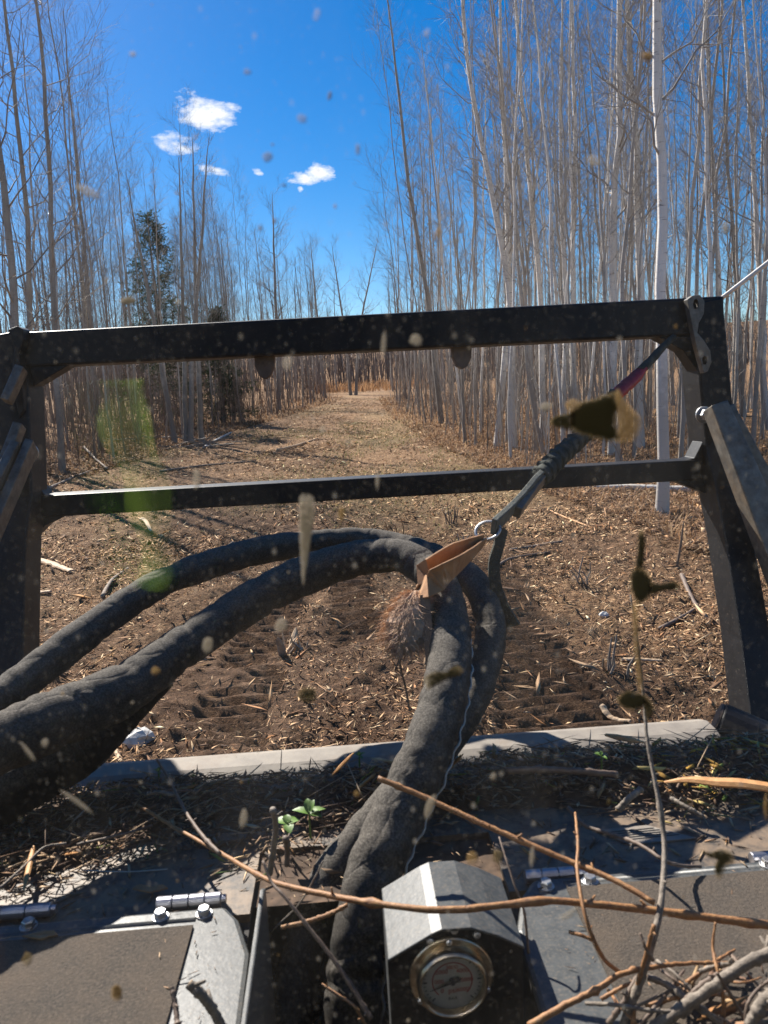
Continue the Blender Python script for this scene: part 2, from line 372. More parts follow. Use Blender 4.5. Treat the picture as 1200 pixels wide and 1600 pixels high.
# hose sleeve: woven black nylon, sun-faded and dusty
def sleeve_mat(name, stops, dust):
    m, N, L, B = nodes(name)
    c = ramp(N, L, noise_node(N, L, 18, 6, 0.6), stops)
    k = ramp(N, L, noise_node(N, L, 7, 7, 0.7), [(0.5, (0, 0, 0)), (0.75, (1, 1, 1))])
    mx = N.new('ShaderNodeMixRGB'); L.new(k, mx.inputs['Fac']); L.new(c, mx.inputs['Color1']); mx.inputs['Color2'].default_value = (*dust, 1)
    # dry dust that has settled on the upper side
    gm = N.new('ShaderNodeNewGeometry'); sz = N.new('ShaderNodeSeparateXYZ'); L.new(gm.outputs['Normal'], sz.inputs[0])
    dz = N.new('ShaderNodeMath'); dz.operation = 'MULTIPLY_ADD'; L.new(noise_node(N, L, 34, 7, 0.75), dz.inputs[0]); dz.inputs[1].default_value = 0.9; L.new(sz.outputs['Z'], dz.inputs[2])
    dk = ramp(N, L, dz.outputs[0], [(0.62, (0, 0, 0)), (1.0, (0.8,) * 3)])
    m4 = N.new('ShaderNodeMixRGB'); L.new(dk, m4.inputs['Fac']); L.new(mx.outputs[0], m4.inputs['Color1']); m4.inputs['Color2'].default_value = (0.125, 0.112, 0.096, 1)
    wv = ramp(N, L, noise_node(N, L, 330, 4, 0.7), [(0.35, (0.45,) * 3), (0.5, (0.9,) * 3), (0.65, (1.6,) * 3)]); m5 = N.new('ShaderNodeMixRGB'); m5.blend_type = 'MULTIPLY'; m5.inputs['Fac'].default_value = 1.0
    L.new(m4.outputs[0], m5.inputs['Color1']); L.new(wv, m5.inputs['Color2'])
    L.new(m5.outputs[0], B.inputs['Base Color']); B.inputs['Roughness'].default_value = 0.9; B.inputs['Specular IOR Level'].default_value = 0.12
    tc = N.new('ShaderNodeTexCoord'); w1 = N.new('ShaderNodeTexWave'); w1.inputs['Scale'].default_value = 160; w1.bands_direction = 'Z'; w1.inputs['Distortion'].default_value = 0.4
    w2 = N.new('ShaderNodeTexWave'); w2.inputs['Scale'].default_value = 160; w2.bands_direction = 'DIAGONAL'
    L.new(tc.outputs['Object'], w1.inputs['Vector']); L.new(tc.outputs['Object'], w2.inputs['Vector'])
    ad = N.new('ShaderNodeMath'); ad.operation = 'ADD'; L.new(w1.outputs['Fac'], ad.inputs[0]); L.new(w2.outputs['Fac'], ad.inputs[1])
    b1 = N.new('ShaderNodeBump'); b1.inputs['Strength'].default_value = 0.12; b1.inputs['Distance'].default_value = 0.001; L.new(ad.outputs[0], b1.inputs['Height'])
    b2 = N.new('ShaderNodeBump'); b2.inputs['Strength'].default_value = 0.22; b2.inputs['Distance'].default_value = 0.008
    vo = N.new('ShaderNodeTexVoronoi'); vo.feature = 'DISTANCE_TO_EDGE'; vo.inputs['Scale'].default_value = 17; vw = N.new('ShaderNodeMixRGB'); vw.inputs['Fac'].default_value = 0.06; L.new(tc.outputs['Object'], vw.inputs['Color1'])
    nn = N.new('ShaderNodeTexNoise'); nn.inputs['Scale'].default_value = 12; L.new(tc.outputs['Object'], nn.inputs['Vector']); L.new(nn.outputs['Color'], vw.inputs['Color2']); L.new(vw.outputs[0], vo.inputs['Vector'])
    vr = ramp(N, L, vo.outputs['Distance'], [(0.0, (0, 0, 0)), (0.10, (0.7,) * 3), (0.5, (1, 1, 1))]); L.new(vr, b2.inputs['Height']); L.new(b1.outputs[0], b2.inputs['Normal']); L.new(b2.outputs[0], B.inputs['Normal'])
    return m
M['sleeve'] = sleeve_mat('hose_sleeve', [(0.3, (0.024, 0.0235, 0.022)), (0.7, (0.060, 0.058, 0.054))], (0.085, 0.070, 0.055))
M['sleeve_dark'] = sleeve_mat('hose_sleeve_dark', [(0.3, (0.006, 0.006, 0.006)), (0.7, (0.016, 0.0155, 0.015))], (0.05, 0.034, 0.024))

# ------------------------------------------------------------------ the ground
def road_r(y): return np.interp(y, [0, 6, 10, 15, 20, 33, 50, 75, 200], [3.9, 3.8, 3.5, 2.7, 2.1, 1.0, 0.6, 0.9, 0.9])
def road_l(y): return np.interp(y, [0, 8, 14, 18, 26, 36, 50, 75, 200], [-9, -8.6, -8.0, -7.3, -6.4, -5.2, -3.6, -2.6, -2.6])
def track_mask(x, y):
    """how strongly the loader's own track prints show here"""
    def lane(cx, w, y0, y1, s):
        e = np.clip((w - np.abs(x - cx) + 0.12 * fbm(x * 4, y * 4, 2, 44)) / 0.05, 0, 1)
        n = np.clip((fbm(x * 1.1 + s, y * 0.9, 3, 40 + s) + 0.17) * 7, 0, 1)
        n = np.maximum(n, np.clip((5.4 - y) / 0.6, 0, 1) * (s == 3))
        return e * n * np.clip((y - y0) / 0.3, 0, 1) * np.clip((y1 - y) / 0.8, 0, 1)
    a = lane(0.92 + 0.02 * (y - 4) + 0.04 * np.sin(y), 0.34, 3.0, 8.5, 3)
    b = lane(-0.92 - 0.02 * (y - 4), 0.26, 3.0, 8.0, 9)
    c = lane(-0.28 - 0.05 * (y - 6), 0.22, 5.2, 8.5, 5)
    return a, b, c
def gmicro(x, y):
    near = np.clip(1.2 - y / 26, 0.25, 1)
    inroad = np.clip((road_r(y) + 0.3 - x) / 0.8, 0, 1) * np.clip((x - road_l(y)) / 0.8, 0, 1) * np.clip((82 - y) / 4, 0, 1)
    z = 0.13 * fbm(x * 0.55, y * 0.45, 4, 1)
    clod = fbm(x * 4.2, y * 4.2, 5, 7)
    z = z + near * inroad * (0.105 * clod + 0.13 * np.maximum(fbm(x * 11, y * 9, 4, 13), 0))
    z = z + (1 - inroad) * 0.05 * fbm(x * 6, y * 6, 3, 23)
    a, b, c = track_mask(x, y)
    t = np.clip(a + b + c, 0, 1)
    wob = 0.03 * fbm(x * 2, y * 2, 2, 31)
    rid = lambda ph, sl: ((y + sl * x + wob + ph) / 0.135) % 1.0
    r = np.where(a > 0.02, rid(0, -0.12), np.where(b > 0.02, rid(0.05, -0.12), rid(0.02, 0.05)))
    pr = np.clip(r / 0.16, 0, 1) * (1 - r) ** 0.7
    z = z * (1 - 0.9 * t) + t * (0.075 * pr * (0.9 + 0.7 * fbm(x * 5, y * 5, 3, 33)) - 0.05 + 0.06 * fbm(x * 0.9, y * 0.9, 2, 35))
    # rut shoulders and a low berm down the middle
    z = z + 0.05 * np.exp(-((x - 0.1) / 0.35) ** 2) * np.clip((9 - y) / 4, 0, 1) * (0.5 + fbm(x * 2, y * 2, 3, 51))
    return z, t, inroad
def gz(x, y):
    x = np.asarray(x, dtype=np.float64); y = np.asarray(y, dtype=np.float64)
    return ghill(x, y) + gmicro(x, y)[0]

def geo_axis(lo, hi, step, growth, far_lo, far_hi):
    mid = np.arange(lo, hi, step); out = list(mid)
    s = step; v = mid[-1]; up = []
    while v < far_hi: s *= growth; v += s; up.append(v)
    s = step; v = lo; dn = []
    while v > far_lo: s *= growth; v -= s; dn.append(v)
    return np.array(dn[::-1] + out + up)
gx = geo_axis(-3.2, 4.4, 0.029, 1.05, -350, 350)
gy = geo_axis(3.1, 8.5, 0.025, 1.026, 2.2, 700)
gy = np.concatenate([[-60, -20, -6, -2, 0.5, 1.5], gy])
GX, GY = np.meshgrid(gx, gy)
mic, tmask, inroad = gmicro(GX, GY)
fade = np.clip(1.3 - GY / 160, 0, 1) * np.clip(1.5 - np.abs(GX) / 80, 0, 1)
GZ = ghill(GX, GY) + mic * fade
nx, ny = len(gx), len(gy)
gi = np.arange(nx * ny).reshape(ny, nx)
GF = np.stack([gi[:-1, :-1], gi[:-1, 1:], gi[1:, 1:], gi[1:, :-1]], -1).reshape(-1, 4)
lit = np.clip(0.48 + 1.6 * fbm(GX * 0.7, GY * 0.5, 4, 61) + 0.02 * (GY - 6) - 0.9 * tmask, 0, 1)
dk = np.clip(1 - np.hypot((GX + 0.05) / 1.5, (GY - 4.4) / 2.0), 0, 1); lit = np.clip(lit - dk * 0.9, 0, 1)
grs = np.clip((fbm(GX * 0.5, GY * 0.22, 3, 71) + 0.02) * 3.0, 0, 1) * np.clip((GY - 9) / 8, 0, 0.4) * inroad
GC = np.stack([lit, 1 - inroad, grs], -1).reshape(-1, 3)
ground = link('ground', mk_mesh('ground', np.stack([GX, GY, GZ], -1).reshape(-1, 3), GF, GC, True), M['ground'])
ground['kind'] = 'structure'

# ------------------------------------------------------------------ wood chips and splinters too many to count
def slivers(P, D, Lh, W, T, C):
    """spindle-shaped splinters: centres, unit directions, half lengths, widths, thickness, colours"""
    n = len(P)
    up = np.tile([0, 0, 1.0], (n, 1)) + RNG.normal(0, 0.45, (n, 3))
    S = np.cross(D, up); S /= np.linalg.norm(S, axis=1, keepdims=True) + 1e-9
    U = np.cross(S, D)
    k1 = (0.25 + 0.5 * RNG.random(n))[:, None]; k2 = (-0.25 - 0.5 * RNG.random(n))[:, None]
    L = Lh[:, None]; W = W[:, None]; T = T[:, None]
    V = np.stack([P - D * L, P + D * L, P + D * L * k1 + S * W, P + D * L * k1 * 0.7 + U * T, P + D * L * k2 - S * W, P + D * L * k2 * 0.7 - U * T], 1).reshape(-1, 3)
    f = np.array([(0, 2, 3), (0, 3, 4), (0, 4, 5), (0, 5, 2), (1, 3, 2), (1, 4, 3), (1, 5, 4), (1, 2, 5)])
    F = (f[None] + (np.arange(n) * 6)[:, None, None]).reshape(-1, 3)
    return V, F, np.repeat(C, 6, axis=0)
def pick(pal, n, jit=0.18):
    pal = np.array(pal); c = pal[RNG.integers(0, len(pal), n)]
    return np.clip(c * (1 + RNG.normal(0, jit, (n, 1))), 0.01, 0.9)
def tetra(P, D, Lh, W, T, C):
    """light splinters of four faces"""
    n = len(P); up = np.tile([0, 0, 1.0], (n, 1)) + RNG.normal(0, 0.6, (n, 3))
    S = np.cross(D, up); S /= np.linalg.norm(S, axis=1, keepdims=True) + 1e-9; U = np.cross(S, D)
    k = (0.6 * (RNG.random(n) - 0.5))[:, None]; L = Lh[:, None]
    V = np.stack([P - D * L, P + D * L, P + D * L * k + S * W[:, None] + U * T[:, None] * 0.3, P - D * L * k * 0.6 - S * W[:, None] + U * T[:, None]], 1).reshape(-1, 3)
    f = np.array([(0, 2, 3), (1, 3, 2), (0, 3, 1), (0, 1, 2)])
    return V, (f[None] + (np.arange(n) * 4)[:, None, None]).reshape(-1, 3), np.repeat(C, 4, axis=0)
CHIP = [(0.46, 0.28, 0.15), (0.58, 0.38, 0.21), (0.32, 0.185, 0.10), (0.17, 0.095, 0.055), (0.48, 0.30, 0.165), (0.24, 0.14, 0.08), (0.70, 0.51, 0.31), (0.11, 0.065, 0.042), (0.38, 0.25, 0.15), (0.30, 0.15, 0.07)]
def scatter_chips(n, xr, yr, lmin, lmax, keep, pw=1.7, lift=0.022, fat=0.18):
    y = yr[0] + (yr[1] - yr[0]) * RNG.random(n) ** pw; x = xr[0] + (xr[1] - xr[0]) * RNG.random(n)
    k = np.abs(x + 0.03 * y) < 0.54 * y + 0.4; x, y = x[k], y[k]
    k = RNG.random(len(x)) < keep(x, y); x, y = x[k], y[k]; n = len(x)
    h = RNG.random(n) * 2 * np.pi; el = RNG.normal(0, 0.42, n)
    D = np.stack([np.cos(h) * np.cos(el), np.sin(h) * np.cos(el), np.sin(el)], -1)
    Lh = lmin + (lmax - lmin) * RNG.random(n) ** 2.8
    W = np.minimum(Lh * (0.07 + fat * RNG.random(n) ** 1.4), 0.016); T = W * (0.3 + 0.6 * RNG.random(n))
    z = gz(x, y) + 0.002 + lift * RNG.random(n) ** 1.5
    return tetra(np.stack([x, y, z], -1), D, Lh, W, T, pick(CHIP, n, 0.25))
def keep_near(x, y):
    a, b, c = track_mask(x, y)
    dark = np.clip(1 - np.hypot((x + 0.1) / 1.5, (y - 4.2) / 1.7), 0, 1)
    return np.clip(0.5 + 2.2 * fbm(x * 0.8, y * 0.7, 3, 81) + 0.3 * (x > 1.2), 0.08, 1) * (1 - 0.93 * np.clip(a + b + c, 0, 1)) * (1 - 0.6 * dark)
def keep_far(x, y): return np.clip(0.65 + 2.0 * fbm(x * 0.8, y * 0.7, 3, 81), 0.15, 1) * (x < road_r(y) + 0.5) * (x > road_l(y) - 0.5)
parts = [scatter_chips(275000, (-5.4, 5.2), (3.1, 10), 0.006, 0.050, keep_near),
         scatter_chips(90000, (-9, 7), (9, 22), 0.016, 0.085, keep_far, 1.4, 0.03, 0.25),
         scatter_chips(26000, (-9, 5), (20, 55), 0.035, 0.20, keep_far, 1.3, 0.06, 0.25),
         scatter_chips(4200, (-5, 5.5), (3.1, 13), 0.04, 0.16, lambda x, y: 0.35 + 0.65 * (x > 1.2), 1.4, 0.03, 0.10)]
def merge(ps):
    V, F, C, o = [], [], [], 0
    for v, f, c in ps: V.append(v); F.append(f + o); C.append(c); o += len(v)
    return np.concatenate(V), np.concatenate(F), np.concatenate(C)
v, f, c = merge(parts)
tag(link('wood_chips', mk_mesh('wood_chips', v, f, c), M['chips']), 'brown shredded wood chips strewn over the cleared track', 'wood chips', kind='stuff')

# dead grass, bracken and leaf litter along the stand
def ribbons(x, y, hgt, wid, lean, C, seg=3):
    n = len(x); z = gz(x, y) - 0.01
    h = RNG.random(n) * 2 * np.pi; t = np.linspace(0, 1, seg + 1)
    dx, dy = np.cos(h), np.sin(h)
    off = lean[:, None] * t[None] ** 2 * hgt[:, None]; zz = hgt[:, None] * (t[None] - 0.45 * np.minimum(lean, 1.4)[:, None] * t[None] ** 2)
    P = np.stack([x[:, None] + dx[:, None] * off, y[:, None] + dy[:, None] * off, z[:, None] + zz], -1)
    w = wid[:, None] * (1 - 0.85 * t[None]); S = np.stack([-dy, dx, np.zeros(n)], -1)[:, None]
    V = np.stack([P - S * w[..., None], P + S * w[..., None]], 2).reshape(-1, 3)
    k = np.arange(seg); q = np.stack([2 * k, 2 * k + 1, 2 * k + 3, 2 * k + 2], -1)
    F = (q[None] + (np.arange(n) * 2 * (seg + 1))[:, None, None]).reshape(-1, 4)
    return V, F, np.repeat(C, 2 * (seg + 1), axis=0)
def litter_zone(n, side, y0, y1, depth):
    y = y0 + (y1 - y0) * RNG.random(n) ** 1.4
    o = -0.5 + depth * RNG.random(n) ** 1.3
    x = road_r(y) + o if side > 0 else road_l(y) - o
    k = np.abs(x) < 0.56 * y + 0.6
    return x[k], y[k]
GOLD = [(0.38, 0.23, 0.12), (0.50, 0.35, 0.21), (0.28, 0.16, 0.085), (0.20, 0.115, 0.065), (0.42, 0.27, 0.16), (0.36, 0.20, 0.10), (0.24, 0.15, 0.10)]
ps = []
for (n, side, y0, y1, dep, hm) in ((26000, 1, 7.5, 24, 7, 0.30), (7000, 1, 20, 55, 8, 0.4), (9000, -1, 12, 34, 6, 0.30), (3000, -1, 30, 60, 6, 0.4)):
    x, y = litter_zone(n, side, y0, y1, dep); n = len(x)
    ps.append(ribbons(x, y, hm * (0.25 + 0.75 * RNG.random(n) ** 1.6), 0.004 + 0.008 * RNG.random(n) + 0.0004 * y, 0.3 + 1.8 * RNG.random(n), pick(GOLD, n)))
n = 1600; y = 70 + 25 * RNG.random(n); x = -6 + 11 * RNG.random(n)
ps.append(ribbons(x, y, 0.5 + 0.7 * RNG.random(n), 0.03 + 0.03 * RNG.random(n), 0.2 + 0.6 * RNG.random(n), pick([(0.42, 0.24, 0.12), (0.36, 0.2, 0.1)], n)))
n = 9000; y = 9 + 22 * RNG.random(n); x = -7 + 9 * RNG.random(n)
k = (fbm(x * 0.5, y * 0.22, 3, 71) > -0.01) & (x < road_r(y)) & (x > road_l(y)); x, y = x[k], y[k]; n = len(x)
ps.append(ribbons(x, y, 0.05 + 0.09 * RNG.random(n), 0.004 + 0.0004 * y, 0.3 + 1.5 * RNG.random(n), pick([(0.28, 0.25, 0.11), (0.22, 0.21, 0.08), (0.36, 0.28, 0.15)], n)))
v, f, c = merge(ps)
tag(link('dead_grass', mk_mesh('dead_grass', v, f, c), M['blades']), 'dry tan grass and bracken along both edges of the track', 'dead grass', kind='stuff')
x, y = litter_zone(9000, 1, 7.5, 28, 7); n = len(x)
h = RNG.random(n) * 6.28; el = RNG.normal(0.1, 0.3, n)
D = np.stack([np.cos(h) * np.cos(el), np.sin(h) * np.cos(el), np.sin(el)], -1)
Lh = 0.02 + 0.05 * RNG.random(n)
a = slivers(np.stack([x, y, gz(x, y) + 0.02 + 0.05 * RNG.random(n)], -1), D, Lh, Lh * 0.6, Lh * 0.12, pick(GOLD, n))
x, y = litter_zone(6000, -1, 12, 34, 6); n = len(x); h = RNG.random(n) * 6.28; el = RNG.normal(0.1, 0.3, n)
D = np.stack([np.cos(h) * np.cos(el), np.sin(h) * np.cos(el), np.sin(el)], -1); Lh = 0.03 + 0.06 * RNG.random(n)
b = slivers(np.stack([x, y, gz(x, y) + 0.02 + 0.04 * RNG.random(n)], -1), D, Lh, Lh * 0.6, Lh * 0.12, pick([(0.26, 0.16, 0.09), (0.34, 0.22, 0.13), (0.2, 0.12, 0.07)], n))
v, f, c = merge([a, b])
tag(link('leaf_litter', mk_mesh('leaf_litter', v, f, c), M['chips']), 'fallen brown leaves under the bare trees', 'leaf litter', kind='stuff')

# ------------------------------------------------------------------ trees
def unit(a): return a / (np.linalg.norm(a, axis=-1, keepdims=True) + 1e-9)
def multi_tube(P, R, s):
    m, k, _ = P.shape
    T = unit(np.gradient(P, axis=1)) if k > 2 else unit(np.repeat(P[:, 1:] - P[:, :1], 2, axis=1))
    ref = np.where(np.abs(T[:, :1, 2:]) < 0.85, np.array([[[0, 0, 1.0]]]), np.array([[[1.0, 0, 0]]]))
    N = unit(np.cross(T, np.broadcast_to(ref, T.shape))); B = np.cross(T, N)
    a = 2 * np.pi * np.arange(s) / s
    V = P[:, :, None] + R[:, :, None, None] * (np.cos(a)[None, None, :, None] * N[:, :, None] + np.sin(a)[None, None, :, None] * B[:, :, None])
    i = np.arange(k - 1)[:, None] * s; j = np.arange(s)[None]; j2 = (j + 1) % s
    q = np.stack([i + j, i + j2, i + s + j2, i + s + j], -1).reshape(-1, 4)
    F = (q[None] + (np.arange(m) * k * s)[:, None, None]).reshape(-1, 4)
    return V.reshape(-1, 3), F
def grow(P, R, rng, n, t0, t1, k, length, angle, droop, rfac, rmin, rtip=0.0025):
    """n child shoots on each parent line; length(t) and angle in radians; droop>0 turns the tips up"""
    m, kp, _ = P.shape
    t = t0 + (t1 - t0) * (np.arange(n)[None] + rng.random((m, n))) / n
    u = t * (kp - 1); i = np.minimum(u.astype(int), kp - 2); w = (u - i)[..., None]
    mi = np.arange(m)[:, None]
    A, Bq = P[mi, i], P[mi, i + 1]
    base = A * (1 - w) + Bq * w; tan = unit(Bq - A)
    r0 = R[mi, i] * (1 - w[..., 0]) + R[mi, i + 1] * w[..., 0]
    rnd = rng.normal(0, 1, (m, n, 3)); perp = unit(rnd - tan * np.sum(rnd * tan, -1, keepdims=True))
    an = angle * (0.75 + 0.5 * rng.random((m, n, 1)))
    d = unit(tan * np.cos(an) + perp * np.sin(an))
    L = length(t) * (0.6 + 0.8 * rng.random((m, n)))
    s = np.linspace(0, 1, k)[None, None, :, None]
    Q = base[:, :, None] + d[:, :, None] * (s * L[..., None, None])
    Q = Q + np.array([0, 0, 1.0]) * (droop * s ** 2 * L[..., None, None])
    if k > 2: Q[:, :, 1:] += rng.normal(0, 0.035, (m, n, k - 1, 3)) * L[..., None, None]
    rb = np.maximum(r0 * rfac, rmin)
    Rr = rb[..., None] * (1 - s[..., 0]) + rtip * s[..., 0]
    return Q.reshape(m * n, k, 3), Rr.reshape(m * n, k)
STYLE = {  # start of crown, primaries, length, angle, upturn, secondaries, twigs
    'birch': (0.34, 24, 1.4, 0.82, 0.33, 6, 7), 'aspen': (0.22, 25, 1.85, 0.95, 0.42, 6, 6), 'thin': (0.30, 18, 0.85, 0.7, 0.4, 5, 6), 'far': (0.22, 15, 1.5, 0.75, 0.4, 3, 3)}
def tree_mesh(P, r0, rng, style, rmul=1.0):
    cs, n1, L1, an, up, n2, n3 = STYLE[style]
    k = len(P); t = np.linspace(0, 1, k)
    Rt = r0 * (1 - t) ** 0.72 + 0.006; Rt[0] *= 1.25
    H = P[-1, 2] - P[0, 2]; sc = H / 12.0
    tv, tf = multi_tube(P[None], Rt[None], 8 if style != 'far' else 5)
    P1, R1 = grow(P[None], Rt[None], rng, n1, cs, 0.98, 6 if style != 'far' else 4, lambda q: sc * L1 * (0.25 + 1.05 * (1 - q) ** 0.8) * np.clip((q - cs) / 0.12 + 0.45, 0, 1), an, up, 0.30, 0.0048 * rmul)
    P0, R0 = grow(P[None], Rt[None], rng, 7, 0.12, cs, 4, lambda q: 0.5 * sc * L1 * (0.3 + 0 * q), 1.1, 0.05, 0.2, 0.005)
    P2, R2 = grow(P1, R1, rng, n2, 0.22, 0.97, 4 if style != 'far' else 3, lambda q: sc * L1 * 0.42 * (1.15 - 0.6 * q), 0.75, 0.25, 0.6, 0.0026 * rmul)
    P3, R3 = grow(P2, R2, rng, n3, 0.12, 1.0, 2, lambda q: sc * L1 * 0.21 + 0 * q, 0.65, 0.15, 0.7, 0.0019 * rmul, 0.0010 * rmul)
    o = 0; VV, FF = [], []
    for Pq, Rq, s in ((P1, R1, 5 if style != 'far' else 3), (P0, R0, 3), (P2, R2, 3), (P3, R3, 3)):
        v, f = multi_tube(Pq, Rq, s); VV.append(v); FF.append(f + o); o += len(v)
    return tv, tf, np.concatenate(VV), np.concatenate(FF)
def trunk_line(H, rng, k=14, wander=0.035, lean=0.03):
    z = np.linspace(0, H, k); step = rng.normal(0, wander, (k, 2)); step[0] = 0
    xy = np.cumsum(step, 0) * (H / 12) + rng.normal(0, lean, 2)[None] * z[:, None]
    return np.stack([xy[:, 0], xy[:, 1], z], -1)

def plant(name, base, tv, tf, cv, cf, bark, crown, label, cat, group=None):
    t = empty(name, base, label, cat, group)
    b = np.array(base)
    link('trunk', mk_mesh('trunk', tv - b, tf, None, True), bark, t)
    link('crown', mk_mesh('crown', cv - b, cf, None, False), crown, t)
    return t
def hero(pts, r0, H, style, bark, crown, label, seed, group=None, cat='tree', name=None):
    """a tree that stands on the ground under its first picture point and follows the others in its own upright plane"""
    name = name or ('aspen_tree' if bark is BG else 'birch_tree')
    rng = np.random.default_rng(seed)
    b = pg(*pts[0]); y = b.y
    P = [Vector((b.x, b.y, float(gz(b.x, b.y)) - 0.08))] + [py_(px, py, y) for px, py in pts[1:]]
    P = np.array([tuple(p) for p in P])
    top = P[-1].copy(); d = (P[-1] - P[-2]); d /= d[2]
    if P[-1, 2] < P[0, 2] + H: P = np.vstack([P, top + d * (P[0, 2] + H - top[2])])
    zs = np.linspace(P[0, 2], P[-1, 2], 18)
    Q = np.stack([np.interp(zs, P[:, 2], P[:, 0]), np.interp(zs, P[:, 2], P[:, 1]) + np.cumsum(rng.normal(0, 0.03, 18)), zs], -1)
    Q[1:-1, :2] += rng.normal(0, 0.012, (16, 2)); Q[0] = P[0]
    tv, tf, cv, cf = tree_mesh(Q, r0, rng, style)
    return plant(name, tuple(Q[0]), tv, tf, cv, cf, bark, crown, label, cat, group)
BW, BG, TC, TD = M['bark_white'], M['bark_grey'], M['twig_crown'], M['twig_crown_dark']
GR = 'bare trees standing out at the front of the right stand'
GL = 'bare trees standing out at the left edge'
hero([(1034, 812), (1031, 465), (1035, 300), (1030, 200), (1032, 0)], 0.074, 12.5, 'birch', BW, TC, 'white birch nearest the loader, its trunk just left of the frame\'s right post', 101, GR)
hero([(1000, 700), (1002, 465), (995, 200), (983, 0)], 0.099, 14, 'birch', BW, TC, 'stout white birch second from the frame\'s right post', 102, GR)
hero([(957, 712), (959, 465), (957, 280), (967, 200), (962, 0)], 0.092, 14, 'birch', BW, TC, 'white birch with a kink in its trunk above the top bar, behind the mud splat', 103, GR)
hero([(895, 690), (895, 465), (900, 200), (895, 0)], 0.083, 14, 'birch', BW, TC, 'right-hand one of two close straight birches left of the kinked birch', 104, GR)
hero([(882, 672), (885, 465), (878, 250), (880, 0)], 0.081, 14, 'birch', BW, TC, 'left-hand one of two close straight birches left of the kinked birch', 105, GR)
hero([(868, 655), (870, 465), (845, 125), (832, 0)], 0.068, 14, 'thin', BW, TC, 'slim birch leaning left with a bow, next left of the two straight birches', 106, GR)
hero([(848, 690), (845, 465), (820, 200), (805, 0)], 0.083, 13.5, 'birch', BW, TC, 'pale birch leaning left between the bowed slim birch and the leftmost pair', 107, GR)
hero([(803, 705), (800, 465), (770, 300), (740, 150), (725, 0)], 0.085, 13.5, 'birch', BW, TC, 'birch at the stand\'s front that leans furthest left over the track', 108, GR)
hero([(776, 702), (797, 465), (792, 300), (780, 0)], 0.078, 13, 'birch', BW, TC, 'birch that crosses the far-leaning birch near the top bar', 109, GR)
hero([(948, 655), (946, 465), (925, 250), (905, 60)], 0.06, 13, 'thin', BG, TD, 'thin grey tree leaning left just left of the kinked birch', 110, GR)
hero([(1130, 650), (1125, 465), (1115, 250), (1100, 0)], 0.095, 14, 'birch', BW, TC, 'birch next right of the frame\'s right post', 111, GR)
hero([(1162, 650), (1150, 465), (1135, 200), (1122, 0)], 0.075, 14, 'aspen', BG, TD, 'grey branchy tree second right of the frame\'s right post', 112, GR)
hero([(1198, 665), (1190, 465), (1185, 300), (1165, 0)], 0.084, 14, 'aspen', BW, TC, 'pale branchy tree at the right edge of the picture', 113, GR)
hero([(726, 697), (722, 560), (718, 470)], 0.042, 6.0, 'thin', BG, TD, 'dark slender sapling under the right tab of the top bar', 114, GR)
hero([(690, 662), (668, 465), (640, 300), (612, 60)], 0.09, 16, 'thin', BG, TD, 'tall thin tree at the stand\'s left end, leaning over the track', 115, GR)
hero([(52, 735), (42, 340), (26, 184), (5, 0)], 0.080, 14.5, 'aspen', BG, TC, 'grey aspen at the far left, second from the picture edge', 120, GL)
hero([(97, 738), (81, 420), (76, 289), (64, 79), (56, 0)], 0.078, 14, 'aspen', BG, TC, 'grey aspen with broad arching branches, third from the left edge', 121, GL)
hero([(158, 705), (136, 420), (121, 250), (105, 52)], 0.072, 12.5, 'aspen', BG, TC, 'grey aspen whose branches spread out over the open sky on the left', 122, GL)
hero([(25, 748), (18, 420), (5, 290), (-20, 100)], 0.105, 14, 'aspen', BG, TD, 'thick grey trunk at the very left edge', 123, GL)
for k, (a, b, c, nm) in enumerate((((274, 694), (250, 565), (228, 440), 'left leaning stem'), ((290, 693), (287, 565), (283, 420), 'middle stem'), ((298, 693), (300, 565), (312, 420), 'dark right-hand inner stem'), ((316, 690), (310, 560), (305, 400), 'outermost right stem'))):
    hero([a, b, c], 0.085, 8.5 + k * 0.4, 'thin', BG, TD, nm + ' of the clump standing alone before the dark conifer', 130 + k, 'stems of the clump before the conifer')
for k, (a, b, c, nm) in enumerate((((436, 640), (434, 560), (430, 440), 'dark trunk below the left tab of the top bar'), ((508, 622), (500, 540), (487, 400), 'dark trunk halfway between the left tab and the track\'s far end'), ((548, 618), (540, 530), (520, 390), 'dark trunk where the left trees meet the far end of the track'), ((556, 618), (560, 520), (585, 400), 'dark trunk leaning right over the far end of the track'))):
    hero([a, b, c], 0.12, 12, 'aspen', BG, TD, nm, 140 + k, 'dark trunks along the track\'s left edge')

